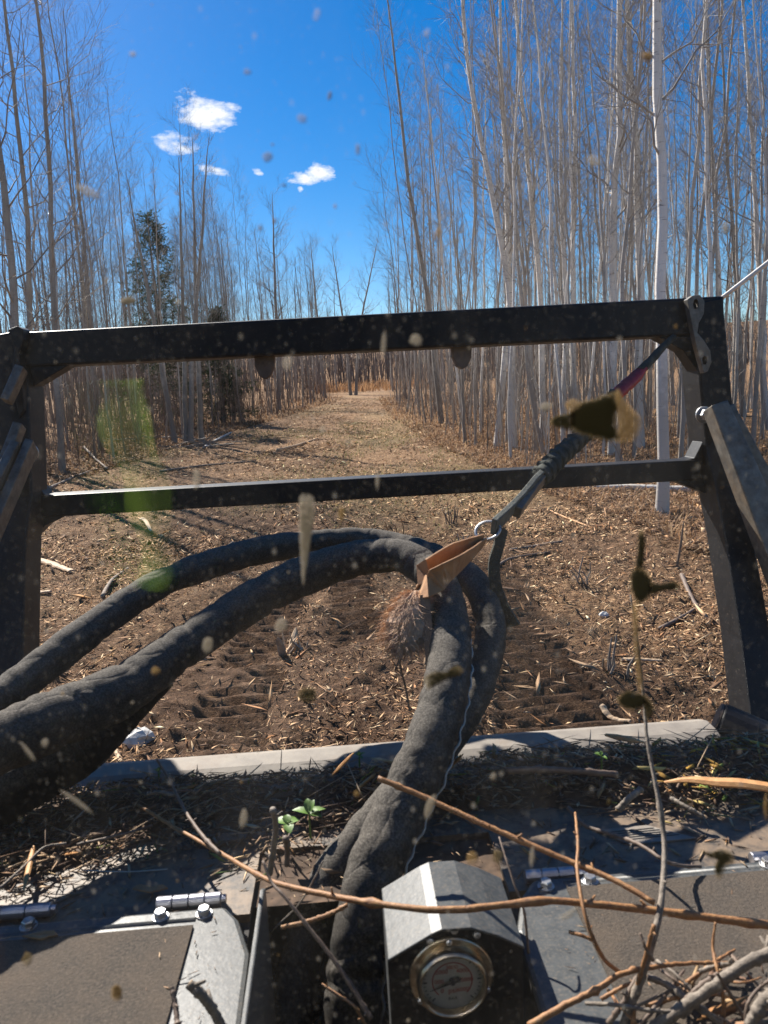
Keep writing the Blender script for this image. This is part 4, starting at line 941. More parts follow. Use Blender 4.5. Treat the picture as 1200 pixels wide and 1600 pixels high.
# ------------------------------------------------------------------ hydraulic hoses
def spline(P, n=70):
    P = np.array([tuple(p) for p in P]); d = np.concatenate([[0], np.cumsum(np.linalg.norm(np.diff(P, axis=0), axis=1))])
    m = len(P); T = np.zeros_like(P)
    for i in range(m):
        a, b = max(i - 1, 0), min(i + 1, m - 1); T[i] = (P[b] - P[a]) / (d[b] - d[a])
    out = []
    for s in np.linspace(0, d[-1], n):
        i = min(np.searchsorted(d, s, 'right') - 1, m - 2); h = d[i + 1] - d[i]; t = (s - d[i]) / h
        out.append((2 * t**3 - 3 * t**2 + 1) * P[i] + (t**3 - 2 * t**2 + t) * h * T[i] + (-2 * t**3 + 3 * t**2) * P[i + 1] + (t**3 - t**2) * h * T[i + 1])
    return [Vector(p) for p in out]
def hose(pts, r, mat, label, seed, seam=True, seamside=1.0):
    """sleeved hose through picture points with their own distances; the sleeve is creased and bagged"""
    rng = np.random.default_rng(seed); n = 260
    C = spline([pd(p[0], p[1], p[2]) for p in pts], n); mb = MB(); s = 28; V = []
    rk = np.interp(np.linspace(0, 1, n), np.linspace(0, 1, len(pts)), [p[3] if len(p) > 3 else r for p in pts])
    T = [(C[min(i + 1, n - 1)] - C[max(i - 1, 0)]).normalized() for i in range(n)]
    N = T[0].cross(Vector((0, 0, 1))).normalized()
    cre = [(rng.uniform(3, n - 3), rng.uniform(0.7, 1.5), rng.uniform(0.04, 0.11) * (1 if seam else 0.5), rng.uniform(0, 6.28), rng.uniform(-3, 3)) for _ in range(110 if seam else 25)]
    frames = []
    for i in range(n):
        N = (N - T[i] * N.dot(T[i])).normalized(); B = T[i].cross(N); frames.append((N.copy(), B.copy()))
        base = 1 + (0.022 * math.sin(i * 0.11 + seed) + 0.018 * math.sin(i * 0.31 + 2 * seed)) * (1 if seam else 0.4)
        for k in range(s):
            a = 2 * math.pi * k / s; q = base
            for (ci, w, amp, ph, sk) in cre:
                dd = (i - ci - sk * math.sin(a - ph)) / w
                if abs(dd) < 3: q -= amp * math.exp(-dd * dd) * (0.5 + 0.5 * math.cos(a - ph))
            da = abs((a - seamside + math.pi) % (2 * math.pi) - math.pi)
            if seam and da < 0.25: q += 0.07 * (1 - da / 0.25)
            V.append(C[i] + (N * math.cos(a) + B * math.sin(a)) * float(rk[i]) * q)
    mb.add(V, [(i * s + k, i * s + (k + 1) % s, (i + 1) * s + (k + 1) % s, (i + 1) * s + k) for i in range(n - 1) for k in range(s)])
    o = obj('hydraulic_hose', mb, mat, None, smooth=True); tag(o, label, 'hose', 'sleeved hydraulic hoses')
    if seam:
        P = []
        for i in range(0, n):
            Nn, Bb = frames[i]; a = seamside + 0.05 * math.sin(i * 0.7)
            P.append(C[i] + (Nn * math.cos(a) + Bb * math.sin(a)) * (float(rk[i]) * 1.10 + 0.002 * math.sin(i * 1.3)))
        sm = MB(); sm.tube(P, 0.0021, 6); so_ = obj('seam_cord', sm, M['thread'], o, smooth=True)
    return o, C, frames
hB = hose([(-160, 1250, 0.99, .046), (-60, 1190, 1.07, .046), (60, 1134, 1.15, .046), (180, 1084, 1.25, .043), (300, 1002, 1.39, .040), (420, 925, 1.49, .039), (530, 880, 1.52, .039), (620, 868, 1.49, .039), (682, 905, 1.41, .036), (702, 985, 1.30, .0335), (697, 1070, 1.20, .0345), (668, 1170, 1.12), (625, 1265, 1.07), (588, 1350, 1.02), (566, 1440, 0.99), (552, 1530, 0.97), (545, 1640, 0.95)], 0.037, M['sleeve'], 'thick front hose arching across the view and down beside the gauge', 3, True, 2.6)
hA = hose([(-150, 1190, 1.04), (-60, 1130, 1.12), (30, 1070, 1.205), (120, 1000, 1.30), (240, 918, 1.45), (360, 872, 1.58), (470, 850, 1.67), (580, 846, 1.72), (680, 872, 1.62), (746, 918, 1.49), (766, 985, 1.40), (748, 1070, 1.32), (700, 1150, 1.25), (628, 1235, 1.18), (558, 1315, 1.12), (510, 1385, 1.08), (482, 1460, 1.05), (462, 1540, 1.03), (450, 1640, 1.0)], 0.0295, M['sleeve'], 'thinner rear hose arching behind the thick hose', 5, True, 2.0)
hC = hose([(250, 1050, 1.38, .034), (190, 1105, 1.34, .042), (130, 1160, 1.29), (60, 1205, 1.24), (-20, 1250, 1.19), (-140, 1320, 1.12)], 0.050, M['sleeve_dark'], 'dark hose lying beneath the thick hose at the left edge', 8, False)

# ------------------------------------------------------------------ sling that holds the hoses up
sl = empty('hose_sling', pd(690, 930, 1.38), 'improvised sling of leather loop, ring and webbing tied from hoses to guard frame', 'sling')
def strap_band(mb, P, w, t, side):
    """flat band along P; side(i) gives the width direction"""
    V = []; n = len(P)
    for i, p in enumerate(P):
        T = (P[min(i + 1, n - 1)] - P[max(i - 1, 0)]).normalized(); S = side(i); S = (S - T * S.dot(T)).normalized(); U = T.cross(S)
        ww = w(i) if callable(w) else w
        V += [p - S * ww - U * t, p + S * ww - U * t, p + S * ww + U * t, p - S * ww + U * t]
    F = [(i * 4 + k, i * 4 + (k + 1) % 4, i * 4 + 4 + (k + 1) % 4, i * 4 + 4 + k) for i in range(n - 1) for k in range(4)] + [(3, 2, 1, 0), ((n - 1) * 4, (n - 1) * 4 + 1, (n - 1) * 4 + 2, (n - 1) * 4 + 3)]
    mb.add(V, F)
up_s = lambda i: (CM @ Vector((0.45, 1, 0))).normalized()
top = spline([pd(755, 842, 1.44), pd(725, 856, 1.40), pd(690, 874, 1.36), pd(664, 893, 1.335), pd(654, 912, 1.35)], 16)
bot = spline([pd(758, 846, 1.44), pd(735, 868, 1.38), pd(715, 884, 1.315), pd(690, 900, 1.29), pd(668, 917, 1.295), pd(655, 914, 1.345)], 16)
mb = MB(); strap_band(mb, top, lambda i: 0.010 + 0.011 * min(1, i / 7), 0.0018, up_s)
obj('leather_loop', mb, M['strap_leather'], sl, bevel=0.001)
mb = MB(); strap_band(mb, bot, lambda i: 0.009 + 0.012 * min(1, i / 6), 0.0018, up_s)
obj('leather_loop', mb, M['strap_leather'], sl, bevel=0.001)
rc = pd(762, 829, 1.46); e1 = (CM @ Vector((1, 0.35, 0.15))).normalized(); e2 = (CM @ Vector((-0.25, 0.75, -0.6))).normalized()
mb = MB(); mb.tube([rc + e1 * 0.023 * math.cos(t) + e2 * 0.020 * math.sin(t) for t in np.linspace(0, 2 * math.pi, 33)], 0.0032, 10, False)
obj('steel_ring', mb, M['zinc'], sl, smooth=True)
web = spline([pd(771, 824, 1.45), pd(800, 794, 1.50), pd(828, 764, 1.56), pd(848, 742, 1.60)], 22)
mb = MB(); strap_band(mb, web, lambda i: 0.019 - 0.006 * abs(math.sin(i * 0.18)), 0.006, up_s); obj('webbing_strap', mb, M['webbing'], sl, bevel=0.002)
mb = MB(); strap_band(mb, spline([pd(806, 800, 1.50), pd(826, 772, 1.555), pd(850, 742, 1.605)], 12), 0.013, 0.010, up_s); obj('pale_patch', mb, M['grey_steel'], sl, bevel=0.002)
# wound coils around the webbing
cc = spline([pd(842, 748, 1.60), pd(875, 712, 1.67), pd(906, 684, 1.73), pd(935, 652, 1.77), pd(962, 618, 1.82)], 90); mb = MB(); P = []
for i, p in enumerate(cc):
    T = (cc[min(i + 1, 89)] - cc[max(i - 1, 0)]).normalized(); S = T.cross(Vector((0, 0, 1))).normalized(); U = S.cross(T)
    a = i * 0.95; rr = 0.021 - 0.006 * i / 89
    P.append(p + (S * math.cos(a) + U * math.sin(a)) * rr)
mb.tube(cc, [0.021 - 0.006 * i / 89 for i in range(90)], 12); mb.tube(P, 0.0062, 7)
obj('wound_webbing', mb, M['dark_webbing'], sl, smooth=True)
tp = spline([pd(958, 622, 1.815), pd(972, 608, 1.835), pd(990, 592, 1.86), pd(1006, 574, 1.88)], 12)
mb = MB(); mb.tube(tp, [0.013, 0.017, 0.018, 0.019, 0.017, 0.019, 0.018, 0.017, 0.018, 0.015, 0.013, 0.011], 14, flat=0.8); obj('red_tape', mb, M['red_tape'], sl, smooth=True)
rp = spline([pd(1000, 580, 1.87), pd(1018, 562, 1.90), pd(1036, 542, 1.93), pd(1053, 526, 1.955)], 12)
mb = MB(); mb.tube(rp, [0.011, 0.011, 0.0115, 0.010, 0.0105, 0.011, 0.010, 0.0095, 0.009, 0.009, 0.008, 0.008], 12); obj('rope_end', mb, M['dark_webbing'], sl, smooth=True)
tl = spline([pd(786, 826, 1.46), pd(780, 850, 1.455), pd(772, 880, 1.45), pd(775, 915, 1.445), pd(788, 952, 1.44), pd(797, 980, 1.435)], 26)
mb = MB(); strap_band(mb, tl, lambda i: 0.011 if i < 20 else 0.011 + 0.0022 * (i - 20), 0.0035, lambda i: (CM @ Vector((1, 0.15, -0.7 + 0.06 * i))).normalized()); obj('strap_tail', mb, M['dark_webbing'], sl, bevel=0.001)
# frayed tuft hanging under the loop
tc = pd(637, 975, 1.30)
rng = np.random.default_rng(4); mb = MB()
rings = [(0.0, 0.012), (0.10, 0.026), (0.28, 0.036), (0.5, 0.040), (0.7, 0.040), (0.86, 0.030), (1.0, 0.010)]
V = []; a0 = pd(652, 922, 1.33); a1 = pd(630, 1020, 1.28)
for t, r in rings:
    p = a0.lerp(a1, t)
    for k in range(18):
        a = 2 * math.pi * k / 18; V.append(p + (CM @ Vector((math.cos(a), 0, math.sin(a) * 0.7))) * r * (1 + rng.normal(0, 0.10)))
mb.add(V, [(i * 18 + k, i * 18 + (k + 1) % 18, (i + 1) * 18 + (k + 1) % 18, (i + 1) * 18 + k) for i in range(6) for k in range(18)])
for k in range(3200):
    i = rng.integers(0, 6); t = rng.random(); a = rng.random() * 6.28; q = rings[i][0] * (1 - t) + rings[i + 1][0] * t; r = rings[i][1] * (1 - t) + rings[i + 1][1] * t
    o = CM @ Vector((math.cos(a), 0, math.sin(a) * 0.7)); p = a0.lerp(a1, q) + o * r * 0.97
    d = (o * rng.uniform(0.3, 1.1) + (a1 - a0).normalized() * rng.uniform(0.2, 1.4) + Vector(rng.normal(0, 0.35, 3))).normalized() * rng.uniform(0.008, 0.034)
    s_ = d.cross(o).normalized() * 0.0005
    mb.add([p - s_, p + s_, p + d * 0.6 + s_ * 0.8 + o * 0.001, p + d + o * 0.002], [(0, 1, 2), (0, 2, 3)])
ft = obj('frayed_tuft', mb, M['fibre'], None); tag(ft, 'fuzzy pale brown tuft of frayed fibre hanging under the leather loop', 'fibre tuft')
mb = MB(); strap_band(mb, spline([pd(664, 930, 1.30), pd(668, 975, 1.28), pd(672, 1020, 1.26), pd(674, 1050, 1.25)], 8), 0.008, 0.004, lambda i: CM @ Vector((1, 0, 0.3))); obj('torn_strip', mb, M['rust_plate'], ft)
mb = MB()
mb.tube(spline([pd(628, 1015, 1.28), pd(625, 1040, 1.28), pd(634, 1075, 1.28), pd(640, 1110, 1.28)], 10), [0.002] * 10, 6); mb.tube([pd(624, 1030, 1.28), pd(617, 1048, 1.28)], 0.0016, 5)
obj('hanging_stem', mb, M['twig_brown'], ft)
# ------------------------------------------------------------------ litter lying on the deck
DEB = [(0.26, 0.17, 0.105), (0.36, 0.24, 0.15), (0.16, 0.10, 0.07), (0.44, 0.32, 0.21), (0.10, 0.068, 0.05), (0.30, 0.18, 0.105), (0.52, 0.37, 0.23), (0.21, 0.145, 0.105)]
def pile_h(x, y):
    """height of the heaped litter on the deck, in mulcher coordinates"""
    e = np.clip((FE - 0.005 - y) / 0.03, 0, 1) * np.clip((y - (RY - 0.02 + 0.05 * np.sin(x * 7))) / 0.10, 0, 1)
    left = np.clip(1 - np.hypot((x + 0.62) / 0.30, (y - HY - 0.16) / 0.14), 0, 1)
    mid = np.clip(1 - np.hypot((x - 0.35) / 0.55, (y - FE + 0.09) / 0.13), 0, 1)
    rgt = np.clip(1 - np.hypot((x - 0.85) / 0.35, (y - FE + 0.10) / 0.12), 0, 1)
    lf2 = np.clip(1 - np.hypot((x + 0.35) / 0.5, (y - FE + 0.06) / 0.09), 0, 1)
    return 0.012 * e + 0.030 * left + 0.040 * mid * e + 0.035 * rgt * e + 0.030 * lf2 * e
def mound():
    xs = np.arange(-1.0, 1.2, 0.012); ys = np.arange(HY + 0.02, FE + 0.004, 0.012)
    X, Y = np.meshgrid(xs, ys); h = pile_h(X, Y)
    Z = DZ + h * (0.75 + 1.3 * fbm(X * 14, Y * 14, 4, 91)) - 0.009 + 0.012 * fbm(X * 45, Y * 45, 3, 97) * np.clip(h / 0.02, 0, 1)
    i = np.arange(X.size).reshape(X.shape)
    F = np.stack([i[:-1, :-1], i[:-1, 1:], i[1:, 1:], i[1:, :-1]], -1).reshape(-1, 4)
    V = np.stack([X, Y, Z], -1).reshape(-1, 3); V = V @ np.array(YM).T
    C = pick([(0.10, 0.065, 0.042), (0.14, 0.09, 0.06), (0.075, 0.05, 0.035)], len(V))
    return V, F, C
def deck_bits(n, x0, x1, y0, y1, lmin, lmax, thick, dens, z0, pal=DEB, lift=0.010):
    x = x0 + (x1 - x0) * RNG.random(n); y = y0 + (y1 - y0) * RNG.random(n)
    k = RNG.random(n) < dens(x, y); x, y = x[k], y[k]; n = len(x)
    h = RNG.random(n) * 6.28; el = RNG.normal(0, 0.13, n)
    D = np.stack([np.cos(h) * np.cos(el), np.sin(h) * np.cos(el), np.sin(el)], -1)
    Lh = lmin + (lmax - lmin) * RNG.random(n) ** 2.2; W = np.minimum(Lh * (0.06 + 0.2 * RNG.random(n)), thick); T = W * 0.6
    z = z0 + np.where(z0 == DZ, pile_h(x, y), 0) * 0.9 + T + lift * RNG.random(n) * np.clip(pile_h(x, y) / 0.015, 0.1, 1) + np.abs(np.sin(el)) * Lh * 0.4
    P = np.stack([x, y, z], -1) @ np.array(YM).T
    return slivers(P, D, Lh, W, T, pick(pal, n, 0.25))
v0, f0, c0 = mound(); f0 = np.concatenate([f0[:, [0, 1, 2]], f0[:, [0, 2, 3]]])
heap = lambda x, y: np.clip(pile_h(x, y) / 0.016, 0.03, 1)
spr = lambda x, y: np.clip(0.15 + 1.5 * (fbm(x * 5, y * 5, 3, 105) + 0.05), 0.02, 1)
v, f, c = merge([(v0, f0, c0),
    deck_bits(24000, -1.0, 1.2, HY + 0.02, FE + 0.005, 0.003, 0.016, 0.0032, heap, DZ),
    deck_bits(800, -1.0, 1.2, HY + 0.02, FE + 0.01, 0.02, 0.065, 0.0016, heap, DZ, DEB + [(0.30, 0.24, 0.18)], 0.02),
    deck_bits(700, -1.0, 1.2, HY, FE + 0.06, 0.006, 0.028, 0.006, lambda x, y: 0.25 + 0.75 * heap(x, y), DZ, [(0.45, 0.32, 0.18), (0.52, 0.40, 0.25), (0.36, 0.18, 0.07), (0.30, 0.20, 0.12)]),
    deck_bits(420, -1.0, 1.2, HY + 0.02, FE, 0.005, 0.02, 0.006, heap, DZ, [(0.16, 0.24, 0.05), (0.24, 0.28, 0.06), (0.10, 0.17, 0.04)]),
    deck_bits(160, 0.45, 0.72, RY - 0.02, RY + 0.16, 0.008, 0.03, 0.01, lambda x, y: 0 * x + 0.8, DZ, [(0.55, 0.32, 0.06), (0.46, 0.26, 0.06), (0.5, 0.38, 0.14)]),
    deck_bits(1400, -1.0, 1.2, HY, RY + 0.12, 0.003, 0.018, 0.003, spr, DZ),
    deck_bits(1500, -1.0, RX0 - 0.02, 0.5, HY - 0.01, 0.002, 0.009, 0.002, spr, DZ + 0.018, DEB + [(0.4, 0.3, 0.2)], 0.001),
    deck_bits(1300, RX1 + 0.03, 1.2, 0.5, HY - 0.01, 0.002, 0.010, 0.002, spr, DZ + 0.018, DEB + [(0.4, 0.3, 0.2)], 0.001),
    deck_bits(260, 0.32, 0.62, 0.55, 0.72, 0.006, 0.035, 0.006, lambda x, y: 0 * x + 0.7, DZ + 0.022, [(0.40, 0.20, 0.08), (0.45, 0.30, 0.16), (0.25, 0.15, 0.09), (0.2, 0.12, 0.08)], 0.02)])
tag(link('deck_litter', mk_mesh('deck_litter', v, f, c), M['chips']), 'heaped bark, needles and twig bits lying on the mulcher deck', 'litter', kind='stuff')
# litter and stalks fallen into the hose recess
n = 900; x = RX0 + 0.01 + (RX1 - RX0 - 0.02) * RNG.random(n); y = 0.5 + (RY - 0.51) * RNG.random(n)
h = RNG.random(n) * 6.28; el = RNG.normal(0.1, 0.4, n); D = np.stack([np.cos(h) * np.cos(el), np.sin(h) * np.cos(el), np.sin(el)], -1); Lh = 0.008 + 0.035 * RNG.random(n) ** 2
v, f, c = slivers(np.stack([x, y, DZ - 0.18 + 0.02 * RNG.random(n)], -1) @ np.array(YM).T, D, Lh, Lh * 0.12, Lh * 0.06, pick(DEB, n))
tag(link('recess_litter', mk_mesh('recess_litter', v, f, c), M['chips']), 'bits of bark and stalk fallen into the dark hose recess', 'litter', kind='stuff')

# ------------------------------------------------------------------ twigs one can point at
def twig(pts, r, mat, label, r1=None, name='twig', cat='twig', knots=True, seed=0, group=None, cut=False, rs=0.78):
    rng = random.Random(seed or len(label) * 7 + int(pts[0][0]))
    P = spline([pz(px, py, z) for px, py, z in pts], 10 + 6 * len(pts)); n = len(P); r1 = r * 0.55 if r1 is None else r1
    r *= rs; r1 *= rs
    P = [p + Vector((rng.gauss(0, 1), rng.gauss(0, 1), rng.gauss(0, 1))) * r * 0.07 for p in P]
    Rr = [r + (r1 - r) * i / (n - 1) for i in range(n)]
    if knots:
        for _ in range(max(2, n // 9)):
            i = rng.randrange(1, n - 1); Rr[i] *= 1.28
    Rr = [q * rng.uniform(0.93, 1.07) for q in Rr]; mb = MB(); mb.tube(P, Rr, 10)
    if knots:
        for _ in range(max(1, n // 16)):
            i = rng.randrange(2, n - 2); d = Vector((rng.gauss(0, 1), rng.gauss(0, 1), abs(rng.gauss(0, 1)))).normalized()
            mb.tube([P[i], P[i] + d * Rr[i] * 3.2], [Rr[i] * 0.55, Rr[i] * 0.3], 6)
    o = obj(name, mb, mat, None, smooth=True); tag(o, label, cat, group)
    if cut:
        d = (P[0] - P[1]).normalized(); obj('cut_end', MB().lathe(P[0], d, [(0.0002, r * 0.99), (0.0012, r * 0.9)], 12), M['raw_wood'], o)
    return o
GT = 'twigs lying on the mulcher'
twig([(216, 1258, 1.135), (280, 1297, 1.15), (345, 1333, 1.165), (420, 1375, 1.19), (500, 1396, 1.205), (640, 1419, 1.222), (720, 1421, 1.222), (850, 1408, 1.222), (920, 1412, 1.215), (1060, 1428, 1.20), (1210, 1447, 1.185)], 0.0030, M['twig_orange'], 'longest orange-brown twig running across hoses and gauge housing to the right edge', 0.0055, group=GT)
twig([(590, 1216, 1.29), (650, 1240, 1.275), (720, 1272, 1.26), (800, 1308, 1.245), (900, 1350, 1.23), (965, 1378, 1.225), (1022, 1411, 1.218)], 0.0044, M['twig_orange'], 'straight orange twig slanting down right from the front hose to the long twig', 0.0040, group=GT)
twig([(246, 1188, 1.17), (264, 1218, 1.17), (290, 1268, 1.165), (318, 1308, 1.165), (344, 1334, 1.168)], 0.0026, M['twig_brown'], 'dark thin twig rising from the left part of the long orange twig', 0.0036, group=GT)
twig([(411, 1345, 1.24), (424, 1378, 1.225), (442, 1398, 1.22), (475, 1440, 1.20), (525, 1505, 1.17), (580, 1592, 1.13)], 0.0020, M['twig_brown'], 'dark straight twig slanting down right across the hose recess', 0.0032, group=GT)
twig([(441, 1449, 1.19), (480, 1440, 1.195), (520, 1426, 1.205), (542, 1414, 1.212)], 0.0030, M['twig_orange'], 'short yellow-brown side shoot below the long twig, left of the front hose', 0.0030, group=GT, cut=True)
twig([(425, 1455, 1.13), (440, 1440, 1.15), (468, 1412, 1.18), (490, 1375, 1.21), (505, 1345, 1.23)], 0.0012, M['twig_grey'], 'hair-thin pale stalk before the rear hose', 0.0012, knots=False, group=GT)
twig([(985, 930, 1.50), (994, 985, 1.46), (1005, 1080, 1.38), (1012, 1160, 1.33), (1029, 1250, 1.28), (1038, 1318, 1.245), (1034, 1400, 1.22), (1025, 1452, 1.20), (1003, 1525, 1.16), (972, 1605, 1.12)], 0.0013, M['twig_grey'], 'tall grey twig standing up from the brush heap at the lower right', 0.0052, group=GT)
twig([(899, 1270, 1.24), (903, 1320, 1.24), (902, 1360, 1.235), (912, 1420, 1.22), (925, 1462, 1.20), (945, 1500, 1.17), (972, 1522, 1.15)], 0.0018, M['twig_orange'], 'reddish upright twig between gauge housing and tall grey twig', 0.0030, group=GT)
twig([(889, 1456, 1.20), (910, 1462, 1.20), (927, 1470, 1.195)], 0.0026, M['twig_orange'], 'tiny cut stub on the reddish upright twig', 0.0022, knots=False, group=GT)
twig([(780, 1308, 1.22), (790, 1340, 1.21), (805, 1385, 1.19), (818, 1420, 1.17), (826, 1490, 1.13)], 0.0014, M['twig_brown'], 'thin brown twig passing the right edge of the gauge housing', 0.0022, group=GT)
twig([(888, 1262, 1.135), (915, 1290, 1.14), (960, 1305, 1.15), (1000, 1320, 1.16), (1034, 1342, 1.165), (1060, 1352, 1.14), (1095, 1354, 1.125)], 0.0042, M['twig_brown'], 'dark knotty twig lying in the sun right of the gauge, over the data plate', 0.0026, group=GT)
twig([(966, 1266, 1.125), (980, 1250, 1.14), (1002, 1233, 1.15)], 0.0062, M['twig_grey'], 'short stout pale stick on the litter right of the front hose', 0.0055, group=GT, cut=True)
twig([(1048, 1247, 1.13), (1075, 1262, 1.128), (1098, 1276, 1.12)], 0.0042, M['twig_grey'], 'pale bare stick lying below the orange splinter', 0.0040, group=GT)
twig([(426, 1264, 1.25), (431, 1290, 1.22), (428, 1320, 1.19), (421, 1366, 1.14)], 0.0046, M['twig_grey'], 'grey broken stick standing upright left of the green seedlings', 0.0055, group=GT)
twig([(446, 1308, 1.19), (449, 1330, 1.16), (448, 1352, 1.14)], 0.0045, M['twig_brown'], 'dark stub beside the upright grey stick', 0.005, group=GT)
twig([(0, 1388, 1.125), (40, 1352, 1.13), (70, 1324, 1.135), (104, 1318, 1.13)], 0.0030, M['twig_grey'], 'pale twig on the litter at the left edge', 0.0024, group=GT)
twig([(120, 1320, 1.13), (165, 1310, 1.13), (205, 1300, 1.13), (238, 1290, 1.125)], 0.0030, M['twig_brown'], 'bent brown twig on the sunlit litter at the left', 0.0022, group=GT)
twig([(130, 1360, 1.115), (200, 1362, 1.12), (262, 1358, 1.12)], 0.0010, M['thread'], 'straight straw-thin stalk across the left shadow stripe', 0.0010, knots=False, group=GT)
twig([(296, 1538, 1.19), (316, 1556, 1.18), (334, 1580, 1.16), (350, 1612, 1.14)], 0.0062, M['twig_grey'], 'pale stick with a cut end at the bottom, on the left cover\'s edge', 0.0060, group=GT, cut=True)
twig([(268, 1542, 1.15), (274, 1570, 1.14), (278, 1605, 1.13)], 0.0034, M['twig_brown'], 'dark short twig on the left grip mat at the bottom edge', 0.0036, group=GT)
twig([(374, 1524, 1.10), (384, 1555, 1.09), (390, 1610, 1.07)], 0.0050, M['twig_grey'], 'pale stick inside the hose recess at the bottom edge', 0.0055, group=GT)
twig([(503, 1538, 1.12), (530, 1556, 1.12), (555, 1574, 1.12), (572, 1604, 1.10)], 0.0018, M['twig_orange'], 'thin curved yellow stalk at the bottom of the hose recess', 0.0022, group=GT)
twig([(230, 1240, 1.16), (250, 1238, 1.16), (272, 1242, 1.16)], 0.0042, M['twig_grey'], 'short pale stick on the shaded litter left of the middle', 0.0036, group=GT)
twig([(190, 1228, 1.15), (230, 1226, 1.16), (262, 1234, 1.16), (300, 1236, 1.15)], 0.0026, M['twig_brown'], 'brown twig along the back of the front lip at the left', 0.002, group=GT)
twig([(790, 1205, 1.155), (850, 1203, 1.16), (920, 1206, 1.16), (965, 1210, 1.15)], 0.0075, M['twig_brown'], 'thick dark branch lying on the shaded litter behind the front lip', 0.006, group=GT)
# brush heap at the lower right
H_ = 'of the brush heap at the lower right'
heap_t = [([(826, 1604, 1.13), (880, 1572, 1.15), (930, 1548, 1.16), (970, 1522, 1.165), (1030, 1510, 1.165), (1080, 1505, 1.16), (1150, 1505, 1.15)], 0.0062, 0.0024, 'twig_orange', 'long tapering tan twig at the left side ' + H_),
    ([(1215, 1482, 1.20), (1160, 1510, 1.185), (1110, 1545, 1.17), (1060, 1580, 1.15), (1010, 1612, 1.13)], 0.0085, 0.0095, 'twig_grey', 'thickest grey branch ' + H_),
    ([(1012, 1526, 1.15), (1045, 1540, 1.15), (1080, 1566, 1.15), (1130, 1600, 1.14)], 0.0056, 0.0050, 'twig_grey', 'pale branch crossing under the thickest one ' + H_),
    ([(1215, 1548, 1.21), (1190, 1570, 1.20), (1170, 1605, 1.18)], 0.0090, 0.0085, 'twig_grey', 'fat pale branch end in the very corner ' + H_),
    ([(1118, 1441, 1.21), (1114, 1480, 1.19), (1122, 1520, 1.18), (1130, 1560, 1.16), (1130, 1608, 1.13)], 0.0018, 0.0036, 'twig_orange', 'greenish upright shoot ' + H_),
    ([(1022, 1445, 1.22), (1010, 1490, 1.19), (995, 1545, 1.15), (988, 1608, 1.12)], 0.0032, 0.0036, 'twig_orange', 'yellow-brown shoot beside the tall grey twig'),
    ([(1120, 1520, 1.19), (1145, 1560, 1.16), (1162, 1590, 1.14)], 0.0024, 0.003, 'twig_brown', 'thin dark twig right of the greenish shoot'),
    ([(915, 1568, 1.14), (960, 1570, 1.15), (1010, 1578, 1.15), (1080, 1582, 1.15)], 0.0032, 0.003, 'twig_grey', 'level grey twig near the bottom ' + H_),
    ([(1000, 1458, 1.21), (1008, 1480, 1.2), (1020, 1500, 1.18)], 0.0022, 0.0030, 'twig_brown', 'small dark side spur on the tall grey twig'),
    ([(1092, 1518, 1.175), (1130, 1508, 1.18), (1190, 1502, 1.18), (1215, 1500, 1.18)], 0.0040, 0.0030, 'twig_grey', 'grey twig lying level over the thickest branch'),
    ([(950, 1600, 1.12), (975, 1565, 1.14), (990, 1535, 1.15), (1002, 1515, 1.155)], 0.0048, 0.0030, 'twig_brown', 'reddish short stem at the left foot ' + H_),
    ([(1165, 1605, 1.16), (1168, 1570, 1.18), (1185, 1545, 1.19), (1205, 1530, 1.20)], 0.0028, 0.0022, 'twig_brown', 'thin forked brown twig at the right edge ' + H_),
    ([(1040, 1606, 1.13), (1075, 1560, 1.16), (1110, 1530, 1.175), (1140, 1515, 1.18)], 0.0052, 0.0042, 'twig_brown', 'brown branch alongside the thickest one ' + H_)]
for pts, r, r1, mt, lb in heap_t:
    twig(pts, r, M[mt], lb, r1, group='twigs of the brush heap', rs=0.62)
for k in range(12):
    rng = random.Random(60 + k); x, y = rng.uniform(960, 1180), rng.uniform(1500, 1600); a = rng.uniform(-0.9, 0.9); L = rng.uniform(25, 60)
    twig([(x - L * math.cos(a), y - L * math.sin(a), 1.135), (x, y + rng.uniform(-6, 6), 1.145), (x + L * math.cos(a), y + L * math.sin(a), 1.135)], rng.uniform(0.0016, 0.003), M[rng.choice(['twig_grey', 'twig_brown', 'twig_orange'])], 'small loose twig low in the brush heap at the lower right', group='small loose twigs in the brush heap', seed=200 + k)
# long orange splinter by the right edge
P = spline([pz(1038, 1222, 1.17), pz(1075, 1218, 1.18), pz(1120, 1222, 1.185), pz(1160, 1224, 1.19), (pz(1215, 1232, 1.19))], 20)
mb = MB(); mb.tube(P, [0.0015 + 0.009 * math.sin(math.pi * min(1, (i + 1) / 16) * 0.6) for i in range(20)], 7, flat=0.55)
tag(obj('wood_splinter', mb, M['splinter']), 'long bright orange wood splinter at the right edge of the deck', 'splinter', 'bright wood splinters on the deck')
for (a, b, r, lb) in (((520, 1210, 1.16), (553, 1176, 1.20), 0.005, 'yellow splinter sticking up over the lip left of the front hose'), ((697, 1205, 1.15), (724, 1178, 1.18), 0.004, 'thin splinter leaning on the lip right of the front hose'), ((946, 1148, 1.16), (1006, 1160, 1.165), 0.007, 'pale orange sliver lying over the lip toward the right'), ((52, 1322, 1.13), (37, 1392, 1.13), 0.004, 'upright orange splinter in the litter at the left edge')):
    p, q = pz(*a), pz(*b); mb = MB(); mb.tube([p, p.lerp(q, 0.3), p.lerp(q, 0.75), q], [r * 0.5, r, r * 0.9, r * 0.25], 6, flat=0.6)
    tag(obj('wood_splinter', mb, M['splinter']), lb, 'splinter', 'bright wood splinters on the deck')
